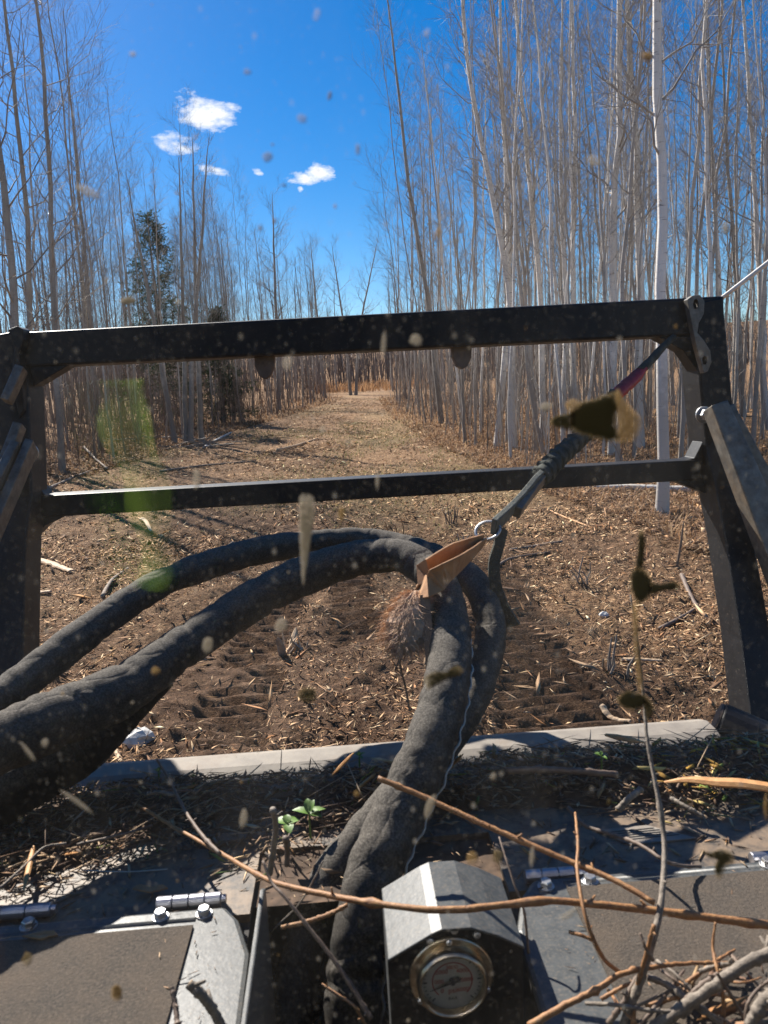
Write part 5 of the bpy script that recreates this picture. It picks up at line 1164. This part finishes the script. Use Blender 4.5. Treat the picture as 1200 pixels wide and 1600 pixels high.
# bark flakes
for k, (px, py, L, lb) in enumerate(((64, 1466, 0.020, 'reddish bark flake on the left cover beside a bolt'), (232, 1392, 0.024, 'reddish bark flake on the deck left of the middle hinge pin'), (360, 1312, 0.030, 'dark curled bark flake on the litter left of the seedlings'))):
    p = pz(px, py, 1.118 if k == 0 else 1.106); rng = random.Random(k); n = 9; mb = MB(); a0 = rng.uniform(0.2, 0.7)
    o = [p + Vector((math.cos(2 * math.pi * i / n) * L * rng.uniform(0.8, 1.15), math.sin(2 * math.pi * i / n) * L * 0.35 * rng.uniform(0.7, 1.2), rng.uniform(0, 0.006))) for i in range(n)]
    mb.prism([o], (0, 0, 0.002)); tag(obj('bark_flake', mb, M['strap_leather'] if k < 2 else M['old_wood']), lb, 'bark flake', 'bark flakes on the mulcher')
# green seedlings
def seedling(px, py, zb, leaves, label):
    b = pz(px, py, zb); e = empty('seedling', b, label, 'seedling', 'green seedlings on the deck')
    mb = MB(); mb.tube([b - Vector((0, 0, 0.02)), b + Vector((0, 0, 0.012)), b + Vector((0.001, 0, 0.022))], [0.0018, 0.0015, 0.001], 6); obj('stem', mb, M['leaf_green'], e)
    for (az, el, L, w) in leaves:
        d = Vector((math.cos(R_(az)) * math.cos(R_(el)), math.sin(R_(az)) * math.cos(R_(el)), math.sin(R_(el)))); s = d.cross(Vector((0, 0, 1))).normalized(); u = s.cross(d)
        p0 = b + Vector((0, 0, 0.018)); V = []; ks = (0, 0.2, 0.45, 0.7, 0.88, 1.0); ws = (0.12, 0.7, 1, 0.8, 0.4, 0.03)
        for t, q in zip(ks, ws):
            c = p0 + d * L * t - Vector((0, 0, 1)) * L * 0.35 * t * t
            V += [c - s * w * q + u * w * q * 0.35, c, c + s * w * q + u * w * q * 0.35]
        F = [(i * 3 + j, i * 3 + j + 1, i * 3 + j + 4, i * 3 + j + 3) for i in range(5) for j in range(2)]
        mb = MB(); mb.add(V, F); obj('leaf', mb, M['leaf_green'], e, smooth=True)
seedling(484, 1290, 1.135, [(100, 55, 0.032, 0.007), (160, 25, 0.030, 0.008), (20, 25, 0.028, 0.008), (60, 60, 0.030, 0.006), (-20, 15, 0.022, 0.006)], 'taller green seedling with upright narrow leaves beside the front hose')
seedling(450, 1306, 1.130, [(150, 20, 0.026, 0.010), (40, 15, 0.024, 0.010), (-70, 5, 0.018, 0.008), (95, 45, 0.02, 0.007)], 'low bright green seedling with broad leaves beside the upright stick')
for k, (px, py, zb, lb) in enumerate(((562, 1197, 1.135, 'tiny green sprout at the lip left of the front hose'), (249, 1222, 1.13, 'tiny green sprout at the lip near the left end'), (940, 1198, 1.145, 'tiny green sprout on the litter below the orange sliver'))):
    seedling(px, py, zb, [(30 + 50 * k, 30, 0.015, 0.0035), (150, 30, 0.014, 0.003), (-60, 20, 0.013, 0.003), (90, 60, 0.012, 0.003)], lb)

# ------------------------------------------------------------------ logs, sticks and stones on the ground
def ground_pt(px, py, up=0.0):
    p = pg(px, py)
    for _ in range(6):
        z = float(gz(p.x, p.y)); d = cray(px, py); p = EYE + d * ((z - EYE.z) / d.z) if d.z < -0.01 else p
    return Vector((p.x, p.y, float(gz(p.x, p.y)) + up))
def stick(pix, r, mat, label, name='stick', cat='stick', group='sticks and logs on the ground', r1=None, up=0.0, flat=1.0):
    P = spline([ground_pt(px, py, r * 0.8 + up) for px, py in pix], 6 * len(pix)); n = len(P); r1 = r * 0.6 if r1 is None else r1
    rng = random.Random(int(pix[0][0] * 3 + pix[0][1]))
    P = [p + Vector((rng.gauss(0, .05), rng.gauss(0, .05), rng.gauss(0, .05))) * r for p in P]
    mb = MB(); mb.tube(P, [(r + (r1 - r) * i / (n - 1)) * rng.uniform(0.96, 1.04) for i in range(n)], 9, flat=flat)
    return tag(obj(name, mb, mat, None, smooth=flat == 1.0), label, cat, group)
stick([(905, 764), (980, 768), (1050, 770), (1125, 771)], 0.05, M['bark_white'], 'fallen white birch stem lying level behind the frame\'s right side', 'birch_log', 'log', r1=0.055, up=0.02)
stick([(318, 697), (340, 690), (362, 683)], 0.05, M['bark_white'], 'short white log lying right of the lone clump', 'birch_log', 'log')
stick([(70, 768), (110, 750), (150, 733)], 0.035, M['old_wood'], 'pale pole lying at the left just above the middle bar', r1=0.02)
stick([(132, 707), (150, 722), (168, 738)], 0.035, M['old_wood'], 'short bright branch slanting down at the left wood edge', r1=0.02, up=0.1)
stick([(433, 706), (460, 698), (498, 686)], 0.05, M['raw_wood'], 'pale stick lying on the track below the left tab')
stick([(250, 740), (320, 730), (400, 722)], 0.03, M['twig_brown'], 'thin dark branch lying across the left of the track')
stick([(900, 704), (925, 693), (945, 690)], 0.03, M['old_wood'], 'grey broken limb on the ground below the big mud splat', up=0.1)
stick([(1065, 905), (1080, 935), (1096, 962)], 0.022, M['twig_brown'], 'dark barky stick left of the frame\'s right post')
stick([(1030, 985), (1060, 968), (1095, 948)], 0.016, M['twig_brown'], 'thin brown stick slanting up toward the right post')
stick([(798, 862), (830, 856), (878, 848)], 0.022, M['old_wood'], 'brown stick right of the hanging strap tail')
stick([(772, 888), (800, 872), (860, 866)], 0.016, M['twig_brown'], 'thin dark stick lying behind the strap tail')
stick([(940, 1108), (955, 1118), (985, 1132)], 0.022, M['raw_wood'], 'bright split stick just above the deck lip on the right', flat=0.6)
stick([(970, 1032), (1000, 1034), (1034, 1036)], 0.022, M['raw_wood'], 'pale flat wood sliver left of the right post, beside a mud streak', flat=0.5)
stick([(165, 1145), (178, 1170), (190, 1195)], 0.014, M['raw_wood'], 'thin pale stick beside the white stone', r1=0.012)
stick([(160, 935), (175, 912), (200, 890)], 0.020, M['old_wood'], 'grey-brown stick slanting up behind the rear hose at the left')
stick([(45, 876), (70, 884), (112, 896)], 0.055, M['raw_wood'], 'pale split slab of wood by the frame\'s left post', 'wood_slab', 'wood', flat=0.45, r1=0.04)
stick([(50, 928), (62, 929), (80, 930)], 0.03, M['raw_wood'], 'small white wood piece by the frame\'s left post', 'wood_slab', 'wood', flat=0.5, r1=0.025)
stick([(222, 812), (228, 820), (236, 829)], 0.04, M['raw_wood'], 'bright wood chip standing out under the middle bar at the left', 'wood_slab', 'wood', flat=0.4, r1=0.02)
stick([(300, 870), (335, 866), (365, 850)], 0.016, M['old_wood'], 'pale twig lying behind the crest of the rear hose')
stick([(480, 1178), (510, 1172), (535, 1166)], 0.014, M['raw_wood'], 'pale stick just above the lip left of the front hose')
stick([(1075, 778), (1100, 800), (1112, 818)], 0.018, M['splinter'], 'orange-tan stick under the middle bar near the right post')
stick([(860, 800), (890, 815), (925, 826)], 0.016, M['splinter'], 'bent straw-coloured stick right of the webbing')
stick([(935, 660), (955, 700)], 0.0, M['twig_brown'], 'x') if False else None
# split stump
c = ground_pt(458, 1018); rng = random.Random(5); st = empty('split_stump', c, 'torn pale stump standing in the churned soil between the hoses', 'stump')
for k in range(14):
    a = rng.uniform(0, 6.28); d = rng.uniform(0.0, 0.13); h = rng.uniform(0.04, 0.19); w = rng.uniform(0.012, 0.03)
    b = c + Vector((math.cos(a) * d, math.sin(a) * d * 0.6, -0.04)); t = b + Vector((rng.gauss(0, 0.06), rng.gauss(0, 0.05), h + 0.04))
    mb = MB(); mb.tube([b, b.lerp(t, 0.5) + Vector((rng.gauss(0, .006), rng.gauss(0, .006), 0)), b.lerp(t, 0.85), t], [w, w * 0.95, w * 0.7, w * 0.15], 6, flat=0.5)
    obj('shard', mb, M['raw_wood'] if k % 3 else M['old_wood'], st)
# stones
def stone(px, py, r, label):
    c = ground_pt(px, py, r * 0.45); rng = random.Random(int(px)); mb = MB(); V = []; n, m = 9, 6
    for i in range(m + 1):
        th = math.pi * i / m
        for k in range(n):
            a = 2 * math.pi * k / n; q = r * rng.uniform(0.78, 1.12)
            V.append(c + Vector((math.sin(th) * math.cos(a) * q * 1.15, math.sin(th) * math.sin(a) * q, math.cos(th) * q * 0.8)))
    mb.add(V, [(i * n + k, (i + 1) * n + k, (i + 1) * n + (k + 1) % n, i * n + (k + 1) % n) for i in range(m) for k in range(n)])
    return tag(obj('stone', mb, M['white_stone'], None, bevel=0.004), label, 'stone', 'pale stones on the ground')
stone(217, 1165, 0.075, 'white angular stone just above the lip at the left')
stone(944, 960, 0.035, 'small white stone on the chips right of the hoses')
# dark stubble clump and upright stalks on the track
def stalks(px, py, n, h, spread, label, mat):
    c = ground_pt(px, py); rng = random.Random(int(px)); e = empty('stubble_clump', c, label, 'stubble', 'upright stalks on the track')
    for k in range(n):
        a = c + Vector((rng.gauss(0, spread), rng.gauss(0, spread * 0.6), -0.02)); t = a + Vector((rng.gauss(0, 0.05), rng.gauss(0, 0.05), h * rng.uniform(0.5, 1.1)))
        mb = MB(); mb.tube([a, a.lerp(t, 0.5) + Vector((rng.gauss(0, 0.012), 0, 0)), t], [0.009, 0.008, 0.005], 6); obj('stalk', mb, mat, e)
stalks(706, 818, 9, 0.30, 0.05, 'clump of dark broken stalks on the track above the leather loop', M['twig_brown'])
stalks(722, 850, 4, 0.2, 0.05, 'few low stalks right above the leather loop', M['old_wood'])
stalks(628, 838, 3, 0.22, 0.06, 'single reddish stalks standing behind the hose arch', M['twig_orange'])
stalks(1058, 890, 2, 0.55, 0.02, 'slim dark stalks left of the frame\'s right post', M['twig_brown'])
stalks(905, 918, 5, 0.22, 0.04, 'low brown stalks in the chips at the middle right', M['old_wood'])
stalks(952, 1050, 6, 0.24, 0.06, 'broken brown stalks beside the lower mud streak', M['old_wood'])
# thin pale stem leaning in from the right over the frame corner
a, b = pd(1122, 470, 5.2), pd(1260, 365, 5.0); g = Vector((b.x + 2.2, b.y, float(gz(b.x + 2.2, b.y))))
mb = MB(); P = spline([a, a.lerp(b, 0.5), b, b + (b - a) * 0.8 + Vector((0, 0, -0.1)), Vector((b.x + 1.6, b.y, 2.5)), g], 26); mb.tube(P, [0.014 + 0.028 * i / 25 for i in range(26)], 8)
e = tag(obj('leaning_stem', mb, M['bark_white'], None, smooth=True), 'thin pale stem bent over toward the frame\'s top right corner', 'sapling')
# brush piles at the left wood edge
for k, (px, py, n, L, lb) in enumerate(((380, 648, 26, 1.2, 'dark brush pile at the left wood edge under the left tab'), (330, 700, 16, 1.0, 'small brush pile right of the lone clump'), (215, 690, 14, 1.0, 'loose brush left of the lone clump'))):
    c = ground_pt(px, py); rng = random.Random(40 + k); mb = MB()
    for i in range(n):
        p = c + Vector((rng.gauss(0, L * 0.6), rng.gauss(0, L * 0.4), rng.uniform(0, 0.25))); d = Vector((rng.gauss(0, 1), rng.gauss(0, 0.6), rng.gauss(0, 0.18))).normalized() * rng.uniform(0.3, L)
        mb.tube([p - d, p + Vector((0, 0, 0.04)), p + d], [0.018, 0.016, 0.006], 5)
    tag(obj('brush_pile', mb, M['twig_brown'] if k == 0 else M['twig_grey'], None), lb, 'brush pile', 'brush piles at the left wood edge')

# ------------------------------------------------------------------ the cab windscreen with its dirt
WY = 0.40
def glass_mat():
    m = bpy.data.materials.new('dusty_glass'); m.use_nodes = True; N, L = m.node_tree.nodes, m.node_tree.links; N.clear()
    out = N.new('ShaderNodeOutputMaterial'); tr = N.new('ShaderNodeBsdfTransparent'); tr.inputs['Color'].default_value = (0.98, 0.98, 0.98, 1)
    gl = N.new('ShaderNodeBsdfGlossy'); gl.inputs['Roughness'].default_value = 0.03
    df = N.new('ShaderNodeBsdfDiffuse'); df.inputs['Color'].default_value = (0.42, 0.36, 0.29, 1)
    tl = N.new('ShaderNodeBsdfTranslucent'); tl.inputs['Color'].default_value = (0.46, 0.42, 0.36, 1)
    a = N.new('ShaderNodeMixShader'); a.inputs[0].default_value = 0.45; L.new(df.outputs[0], a.inputs[1]); L.new(tl.outputs[0], a.inputs[2])
    # fine specks, larger faint blotches, a thin even film
    tc = N.new('ShaderNodeTexCoord')
    def specks(scale, lo, hi, seed):
        mp = N.new('ShaderNodeMapping'); mp.inputs['Location'].default_value = (seed, seed * 1.7, seed * 0.3); mp.inputs['Scale'].default_value = (1, 1, 0.75)
        v = N.new('ShaderNodeTexVoronoi'); v.inputs['Scale'].default_value = scale; L.new(tc.outputs['Object'], mp.inputs['Vector']); L.new(mp.outputs[0], v.inputs['Vector'])
        r = N.new('ShaderNodeValToRGB'); r.color_ramp.elements[0].position = lo; r.color_ramp.elements[0].color = (1, 1, 1, 1); r.color_ramp.elements[1].position = hi; r.color_ramp.elements[1].color = (0, 0, 0, 1)
        L.new(v.outputs['Distance'], r.inputs['Fac'])
        sp = N.new('ShaderNodeSeparateColor'); L.new(v.outputs['Color'], sp.inputs[0])
        g = N.new('ShaderNodeMath'); g.operation = 'POWER'; L.new(sp.outputs[0], g.inputs[0]); g.inputs[1].default_value = 3.0
        mu = N.new('ShaderNodeMath'); mu.operation = 'MULTIPLY'; L.new(r.outputs['Color'], mu.inputs[0]); L.new(g.outputs[0], mu.inputs[1]); return mu.outputs[0]
    def mul(x, k):
        q = N.new('ShaderNodeMath'); q.operation = 'MULTIPLY'; L.new(x, q.inputs[0]); q.inputs[1].default_value = k; return q.outputs[0]
    def add(x, y):
        q = N.new('ShaderNodeMath'); q.operation = 'ADD'; L.new(x, q.inputs[0])
        if isinstance(y, float): q.inputs[1].default_value = y
        else: L.new(y, q.inputs[1])
        return q.outputs[0]
    f = mul(specks(330, 0.08, 0.24, 1.0), 0.22)
    f = add(f, mul(specks(120, 0.05, 0.22, 5.0), 0.32)); f = add(f, mul(specks(620, 0.10, 0.3, 9.0), 0.16))
    sm = ramp(N, L, noise_node(N, L, 9, 5, 0.6, (1, 1, 0.45)), [(0.48, (0, 0, 0)), (0.78, (1, 1, 1))])
    f = add(f, mul(sm, 0.045)); f = add(f, 0.004)
    mx = N.new('ShaderNodeMixShader'); L.new(f, mx.inputs[0]); L.new(tr.outputs[0], mx.inputs[1]); L.new(a.outputs[0], mx.inputs[2])
    fr = N.new('ShaderNodeFresnel'); fr.inputs['IOR'].default_value = 1.5
    m2 = N.new('ShaderNodeMixShader'); L.new(fr.outputs[0], m2.inputs[0]); L.new(mx.outputs[0], m2.inputs[1]); L.new(gl.outputs[0], m2.inputs[2])
    L.new(m2.outputs[0], out.inputs['Surface']); return m
def mud_mat(name, core, edge):
    m = bpy.data.materials.new(name); m.use_nodes = True; N, L = m.node_tree.nodes, m.node_tree.links; N.clear()
    out = N.new('ShaderNodeOutputMaterial'); at = N.new('ShaderNodeVertexColor'); at.layer_name = 'Col'
    sp = N.new('ShaderNodeSeparateColor'); L.new(at.outputs['Color'], sp.inputs[0])       # red holds how thick the dirt is
    nf = noise_node(N, L, 420, 5, 0.65)
    th = N.new('ShaderNodeMath'); th.operation = 'MULTIPLY_ADD'; L.new(nf, th.inputs[0]); th.inputs[1].default_value = 0.9; L.new(sp.outputs[0], th.inputs[2])
    sb = N.new('ShaderNodeMath'); sb.operation = 'SUBTRACT'; L.new(th.outputs[0], sb.inputs[0]); sb.inputs[1].default_value = 0.45
    col = ramp(N, L, sb.outputs[0], [(0.15, edge), (0.75, core)])
    d = N.new('ShaderNodeBsdfDiffuse'); L.new(col, d.inputs['Color']); t = N.new('ShaderNodeBsdfTranslucent'); L.new(col, t.inputs['Color'])
    tf = ramp(N, L, sb.outputs[0], [(0.1, (0.6,) * 3), (0.8, (0.15,) * 3)])
    a = N.new('ShaderNodeMixShader'); L.new(tf, a.inputs[0]); L.new(d.outputs[0], a.inputs[1]); L.new(t.outputs[0], a.inputs[2])
    al = ramp(N, L, sb.outputs[0], [(0.0, (0, 0, 0)), (0.75, (1, 1, 1))])
    tr = N.new('ShaderNodeBsdfTransparent'); mx = N.new('ShaderNodeMixShader'); L.new(al, mx.inputs[0]); L.new(tr.outputs[0], mx.inputs[1]); L.new(a.outputs[0], mx.inputs[2])
    L.new(mx.outputs[0], out.inputs['Surface']); return m
M['glass'] = glass_mat()
M['mud'] = mud_mat('mud', (0.035, 0.030, 0.013), (0.30, 0.21, 0.09))
M['mud_pale'] = mud_mat('mud_pale', (0.28, 0.235, 0.17), (0.40, 0.35, 0.28))
M['mud_tan'] = mud_mat('mud_tan', (0.16, 0.10, 0.04), (0.45, 0.29, 0.12))
ws = empty('windscreen', (0, WY, 1.05), 'dusty cab windscreen spattered with mud in front of the whole view', 'windscreen')
obj('glass_pane', MB().add([(-0.74, WY, 1.06), (0.74, WY, 1.06), (0.74, WY, 2.5), (-0.74, WY, 2.5)], [(0, 1, 2, 3)]), M['glass'], ws)
mb = MB()
for (x0, x1, z0, z1) in ((-0.77, -0.74, 1.03, 2.53), (0.74, 0.77, 1.03, 2.53), (-0.74, 0.74, 1.03, 1.06), (-0.74, 0.74, 2.5, 2.53)):
    mb.box(((x0 + x1) / 2, WY, (z0 + z1) / 2), ((x1 - x0) / 2, 0.015, (z1 - z0) / 2))
obj('rubber_seal', mb, M['rubber'], ws)
def splat(outline, mat, thick=1.0, seed=0, hgt=0.0016, label=None):
    """dried mud on the outer face of the pane: a low dome inside an irregular outline given in picture points"""
    rng = random.Random(seed or int(outline[0][0] * 7 + outline[0][1]))
    P = [py_(px, py, WY + 0.0006) for px, py in outline]
    # smooth closed curve with ragged edge
    n = len(P); Q = []
    for i in range(n):
        p0, p1, p2, p3 = P[i - 1], P[i], P[(i + 1) % n], P[(i + 2) % n]
        for t in (0, 0.25, 0.5, 0.75):
            Q.append(0.5 * ((2 * p1) + (p2 - p0) * t + (2 * p0 - 5 * p1 + 4 * p2 - p3) * t * t + (3 * p1 - p0 - 3 * p2 + p3) * t ** 3))
    c = sum(Q, Vector()) / len(Q); m = len(Q)
    V, C = [], []
    for k, (s, h, tq) in enumerate(((1.0, 0.0, 0.0), (0.88, 0.5, 0.55), (0.70, 0.9, 0.9), (0.35, 1.0, 1.0))):
        for q in Q:
            w = c + (q - c) * s * (1 + rng.uniform(-0.05, 0.05)); V.append((w.x, WY + 0.0006 + hgt * h, w.z)); C.append((min(1, tq * thick), 0, 0))
    V.append((c.x, WY + 0.0006 + hgt, c.z)); C.append((thick, 0, 0))
    F3 = [(3 * m + i, 3 * m + (i + 1) % m, 4 * m) for i in range(m)]
    F4 = [(k * m + i, k * m + (i + 1) % m, (k + 1) * m + (i + 1) % m, (k + 1) * m + i) for k in range(3) for i in range(m)]
    V = np.array(V) - np.array(WLOC[ws.name])
    me = mk_mesh('mud_splat', V, [np.array(F4), np.array(F3)], np.array(C), True)
    o = link('mud_splat', me, mat, ws)
    if label: o['label'] = label
    return o
def ell(cx, cy, rx, ry, rot=0, n=9, jag=0.12):
    rng = random.Random(int(cx * 3 + cy)); t = R_(rot); o = []
    for k in range(n):
        a = 2 * math.pi * k / n; q = rng.uniform(1 - jag, 1 + jag); x, y = rx * q * math.cos(a), ry * q * math.sin(a)
        o.append((cx + x * math.cos(t) - y * math.sin(t), cy + x * math.sin(t) + y * math.cos(t)))
    return o
# the big splat in four lobes
splat([(892, 640), (905, 628), (930, 622), (948, 614), (963, 614), (968, 640), (966, 668), (970, 690), (945, 690), (915, 682), (893, 674), (885, 656)], M['mud'], 1.0, label='dark olive core of the big mud splat')
splat([(960, 614), (966, 604), (976, 622), (992, 640), (1004, 655), (1003, 675), (992, 688), (975, 694), (962, 690), (966, 660)], M['mud_tan'], 0.62)
splat([(860, 655), (872, 648), (888, 645), (900, 640), (900, 670), (885, 672), (866, 668), (858, 664)], M['mud'], 0.8)
splat(ell(897, 636, 15, 14), M['mud_tan'], 0.45); splat(ell(855, 636, 12, 8), M['mud_pale'], 0.5)
# tall splat on the right
splat([(998, 832), (1006, 828), (1010, 845), (1008, 870), (1006, 892), (992, 892), (996, 865)], M['mud'], 0.85)
splat([(988, 890), (1004, 886), (1018, 902), (1022, 918), (1016, 936), (1000, 946), (990, 934), (984, 910)], M['mud'], 1.0)
splat([(1014, 912), (1035, 912), (1055, 908), (1064, 914), (1060, 922), (1035, 926), (1014, 932)], M['mud'], 0.9)
splat([(988, 940), (998, 944), (999, 985), (1000, 1030), (1006, 1075), (998, 1080), (992, 1030), (989, 985)], M['mud_tan'], 0.6)
splat([(963, 1092), (980, 1080), (1002, 1084), (1014, 1090), (1012, 1104), (990, 1112), (972, 1106)], M['mud'], 0.95)
splat([(1006, 1090), (1020, 1098), (1024, 1112), (1014, 1128), (1008, 1118)], M['mud'], 0.75)
splat([(468, 778), (478, 770), (490, 778), (494, 800), (488, 840), (482, 880), (474, 916), (470, 890), (467, 830)], M['mud_pale'], 0.75, label='long pale drip of dried mud')
splat([(662, 1062), (676, 1050), (698, 1050), (712, 1040), (724, 1044), (722, 1056), (702, 1062), (684, 1072), (668, 1078)], M['mud'], 0.75)
splat([(1093, 1328), (1110, 1332), (1128, 1326), (1146, 1334), (1150, 1348), (1136, 1360), (1126, 1376), (1116, 1364), (1122, 1346), (1106, 1340)], M['mud'], 0.8)
splat(ell(480, 1088, 17, 13), M['mud'], 0.75); splat(ell(1012, 88, 9, 8), M['mud_tan'], 0.7)
for (cx, cy, rx, ry, rot, mt, th) in ((138, 300, 22, 9, 25, 'mud_pale', 0.45), (200, 470, 15, 7, 0, 'mud_pale', 0.8), (278, 472, 6, 5, 0, 'mud_pale', 0.5), (418, 245, 9, 9, 0, 'mud', 0.45), (472, 185, 9, 8, 0, 'mud', 0.3), (386, 111, 7, 6, 0, 'mud', 0.35), (515, 149, 4, 8, 10, 'mud', 0.5),
        (559, 233, 5, 10, 0, 'mud', 0.4), (406, 357, 4, 6, 0, 'mud', 0.5), (444, 289, 3, 3, 0, 'mud', 0.7), (378, 307, 2, 3, 0, 'mud', 0.6), (930, 252, 14, 10, 20, 'mud_pale', 0.35), (683, 365, 5, 12, 25, 'mud_tan', 0.5), (1135, 357, 6, 9, -10, 'mud_pale', 0.6), (325, 1009, 9, 15, 5, 'mud_pale', 0.6),
        (243, 1049, 8, 7, 0, 'mud_tan', 0.5), (534, 804, 6, 13, 0, 'mud_tan', 0.6), (182, 1552, 10, 15, 0, 'mud_tan', 0.75), (42, 1500, 9, 12, 10, 'mud', 0.5), (738, 1342, 11, 11, 0, 'mud_tan', 0.45), (779, 1340, 9, 13, 0, 'mud', 0.5), (440, 978, 11, 14, 10, 'mud_pale', 0.45), (600, 750, 0, 0, 0, '', 0),
        (672, 1262, 8, 22, 20, 'mud_pale', 0.55), (558, 1242, 6, 6, 0, 'mud_tan', 0.55), (381, 1280, 7, 18, 5, 'mud_pale', 0.4), (890, 1430, 20, 6, -35, 'mud_pale', 0.4), (307, 748, 7, 18, 0, 'mud_pale', 0.4), (832, 1340, 5, 18, 5, 'mud_pale', 0.4), (207, 84, 6, 5, 0, 'mud_pale', 0.45), (668, 50, 7, 9, 20, 'mud_pale', 0.25), (495, 22, 8, 12, 10, 'mud_pale', 0.2), (70, 1162, 6, 8, 0, 'mud_pale', 0.3),
        (600, 538, 5, 24, 3, 'mud_pale', 0.28), (650, 532, 12, 10, 0, 'mud_pale', 0.45), (590, 750, 4, 18, 0, 'mud_pale', 0.35), (1198, 1262, 4, 22, 0, 'mud_tan', 0.6), (900, 1240, 0, 0, 0, '', 0), (505, 672, 6, 8, 0, 'mud_pale', 0.35), (450, 568, 10, 14, 0, 'mud_pale', 0.3), (120, 1255, 34, 5, 35, 'mud_pale', 0.3), (42, 1175, 22, 4, 52, 'mud_pale', 0.3), (165, 1500, 0, 0, 0, '', 0), (772, 1215, 6, 7, 0, 'mud_pale', 0.35), (1240, 80, 8, 8, 0, 'mud_tan', 0.5)):
    if rx: splat(ell(cx, cy, rx, ry, rot), M[mt], th)
rng = random.Random(99)
for k in range(70):
    r = 1.2 + 2.2 * rng.random() ** 2
    splat(ell(rng.uniform(0, 1200), rng.uniform(0, 1600), r, r * rng.uniform(0.8, 1.8), 0, 6), M[rng.choice(['mud_pale', 'mud_tan', 'mud_pale', 'mud'])], rng.uniform(0.35, 0.7), seed=500 + k, hgt=0.0006)

# ------------------------------------------------------------------ the cab behind the windscreen (mirrored faintly in the pane)
M['cab_trim'] = pmat('cab_trim', [(0.3, (0.012, 0.012, 0.012)), (0.7, (0.03, 0.03, 0.03))], 30, 0.8, 0, 0.3)
M['vest_green'] = pmat('vest_green', [(0.3, (0.42, 0.72, 0.06)), (0.7, (0.55, 0.84, 0.10))], 12, 0.8, 0, 0.3)
cb = empty('loader_cab', (0, -0.2, 0.5), 'dark loader cab the view is taken from, behind the windscreen', 'cab')
obj('roof', MB().box((0, -0.14, 2.58), (0.86, 0.55, 0.03)), M['cab_trim'], cb, bevel=0.01)
obj('rear_panel', MB().box((0, -0.72, 1.55), (0.86, 0.03, 1.0)), M['cab_trim'], cb, bevel=0.01)
obj('floor_panel', MB().box((0, -0.2, 0.52), (0.86, 0.58, 0.02)), M['cab_trim'], cb, bevel=0.01)
for sx in (-0.80, 0.80):
    obj('corner_post', MB().box((sx, WY + 0.005, 1.54), (0.025, 0.025, 1.02)), M['cab_trim'], cb, bevel=0.005)
def cloth(x0, x1, z0, z1, y, name, label, nx=14, nz=24):
    V, F = [], []
    for j in range(nz):
        for i in range(nx):
            u, v = i / (nx - 1), j / (nz - 1); w = 1.1 - 0.15 * math.sin(3 * v)
            V.append((x0 + (x1 - x0) * (0.5 + (u - 0.5) * w) + 0.012 * math.sin(5 * v), y + 0.018 * math.sin(9 * u + 4 * v) + 0.01 * math.sin(17 * v + 3 * u), z0 + (z1 - z0) * v))
    for j in range(nz - 1):
        for i in range(nx - 1): F.append((j * nx + i, j * nx + i + 1, (j + 1) * nx + i + 1, (j + 1) * nx + i))
    mb = MB(); mb.add(V, F); o = obj(name, mb, M['vest_green'], None, smooth=True); q = o.modifiers.new('Solidify', 'SOLIDIFY'); q.thickness = 0.004
    return tag(o, label, 'vest')
a, b = py_(145, 925, 1.0), py_(240, 590, 1.0)
cloth(a.x, b.x, a.z, b.z, -0.2, 'safety_vest', 'green safety vest in the cab, mirrored as a green smear in the windscreen at left')
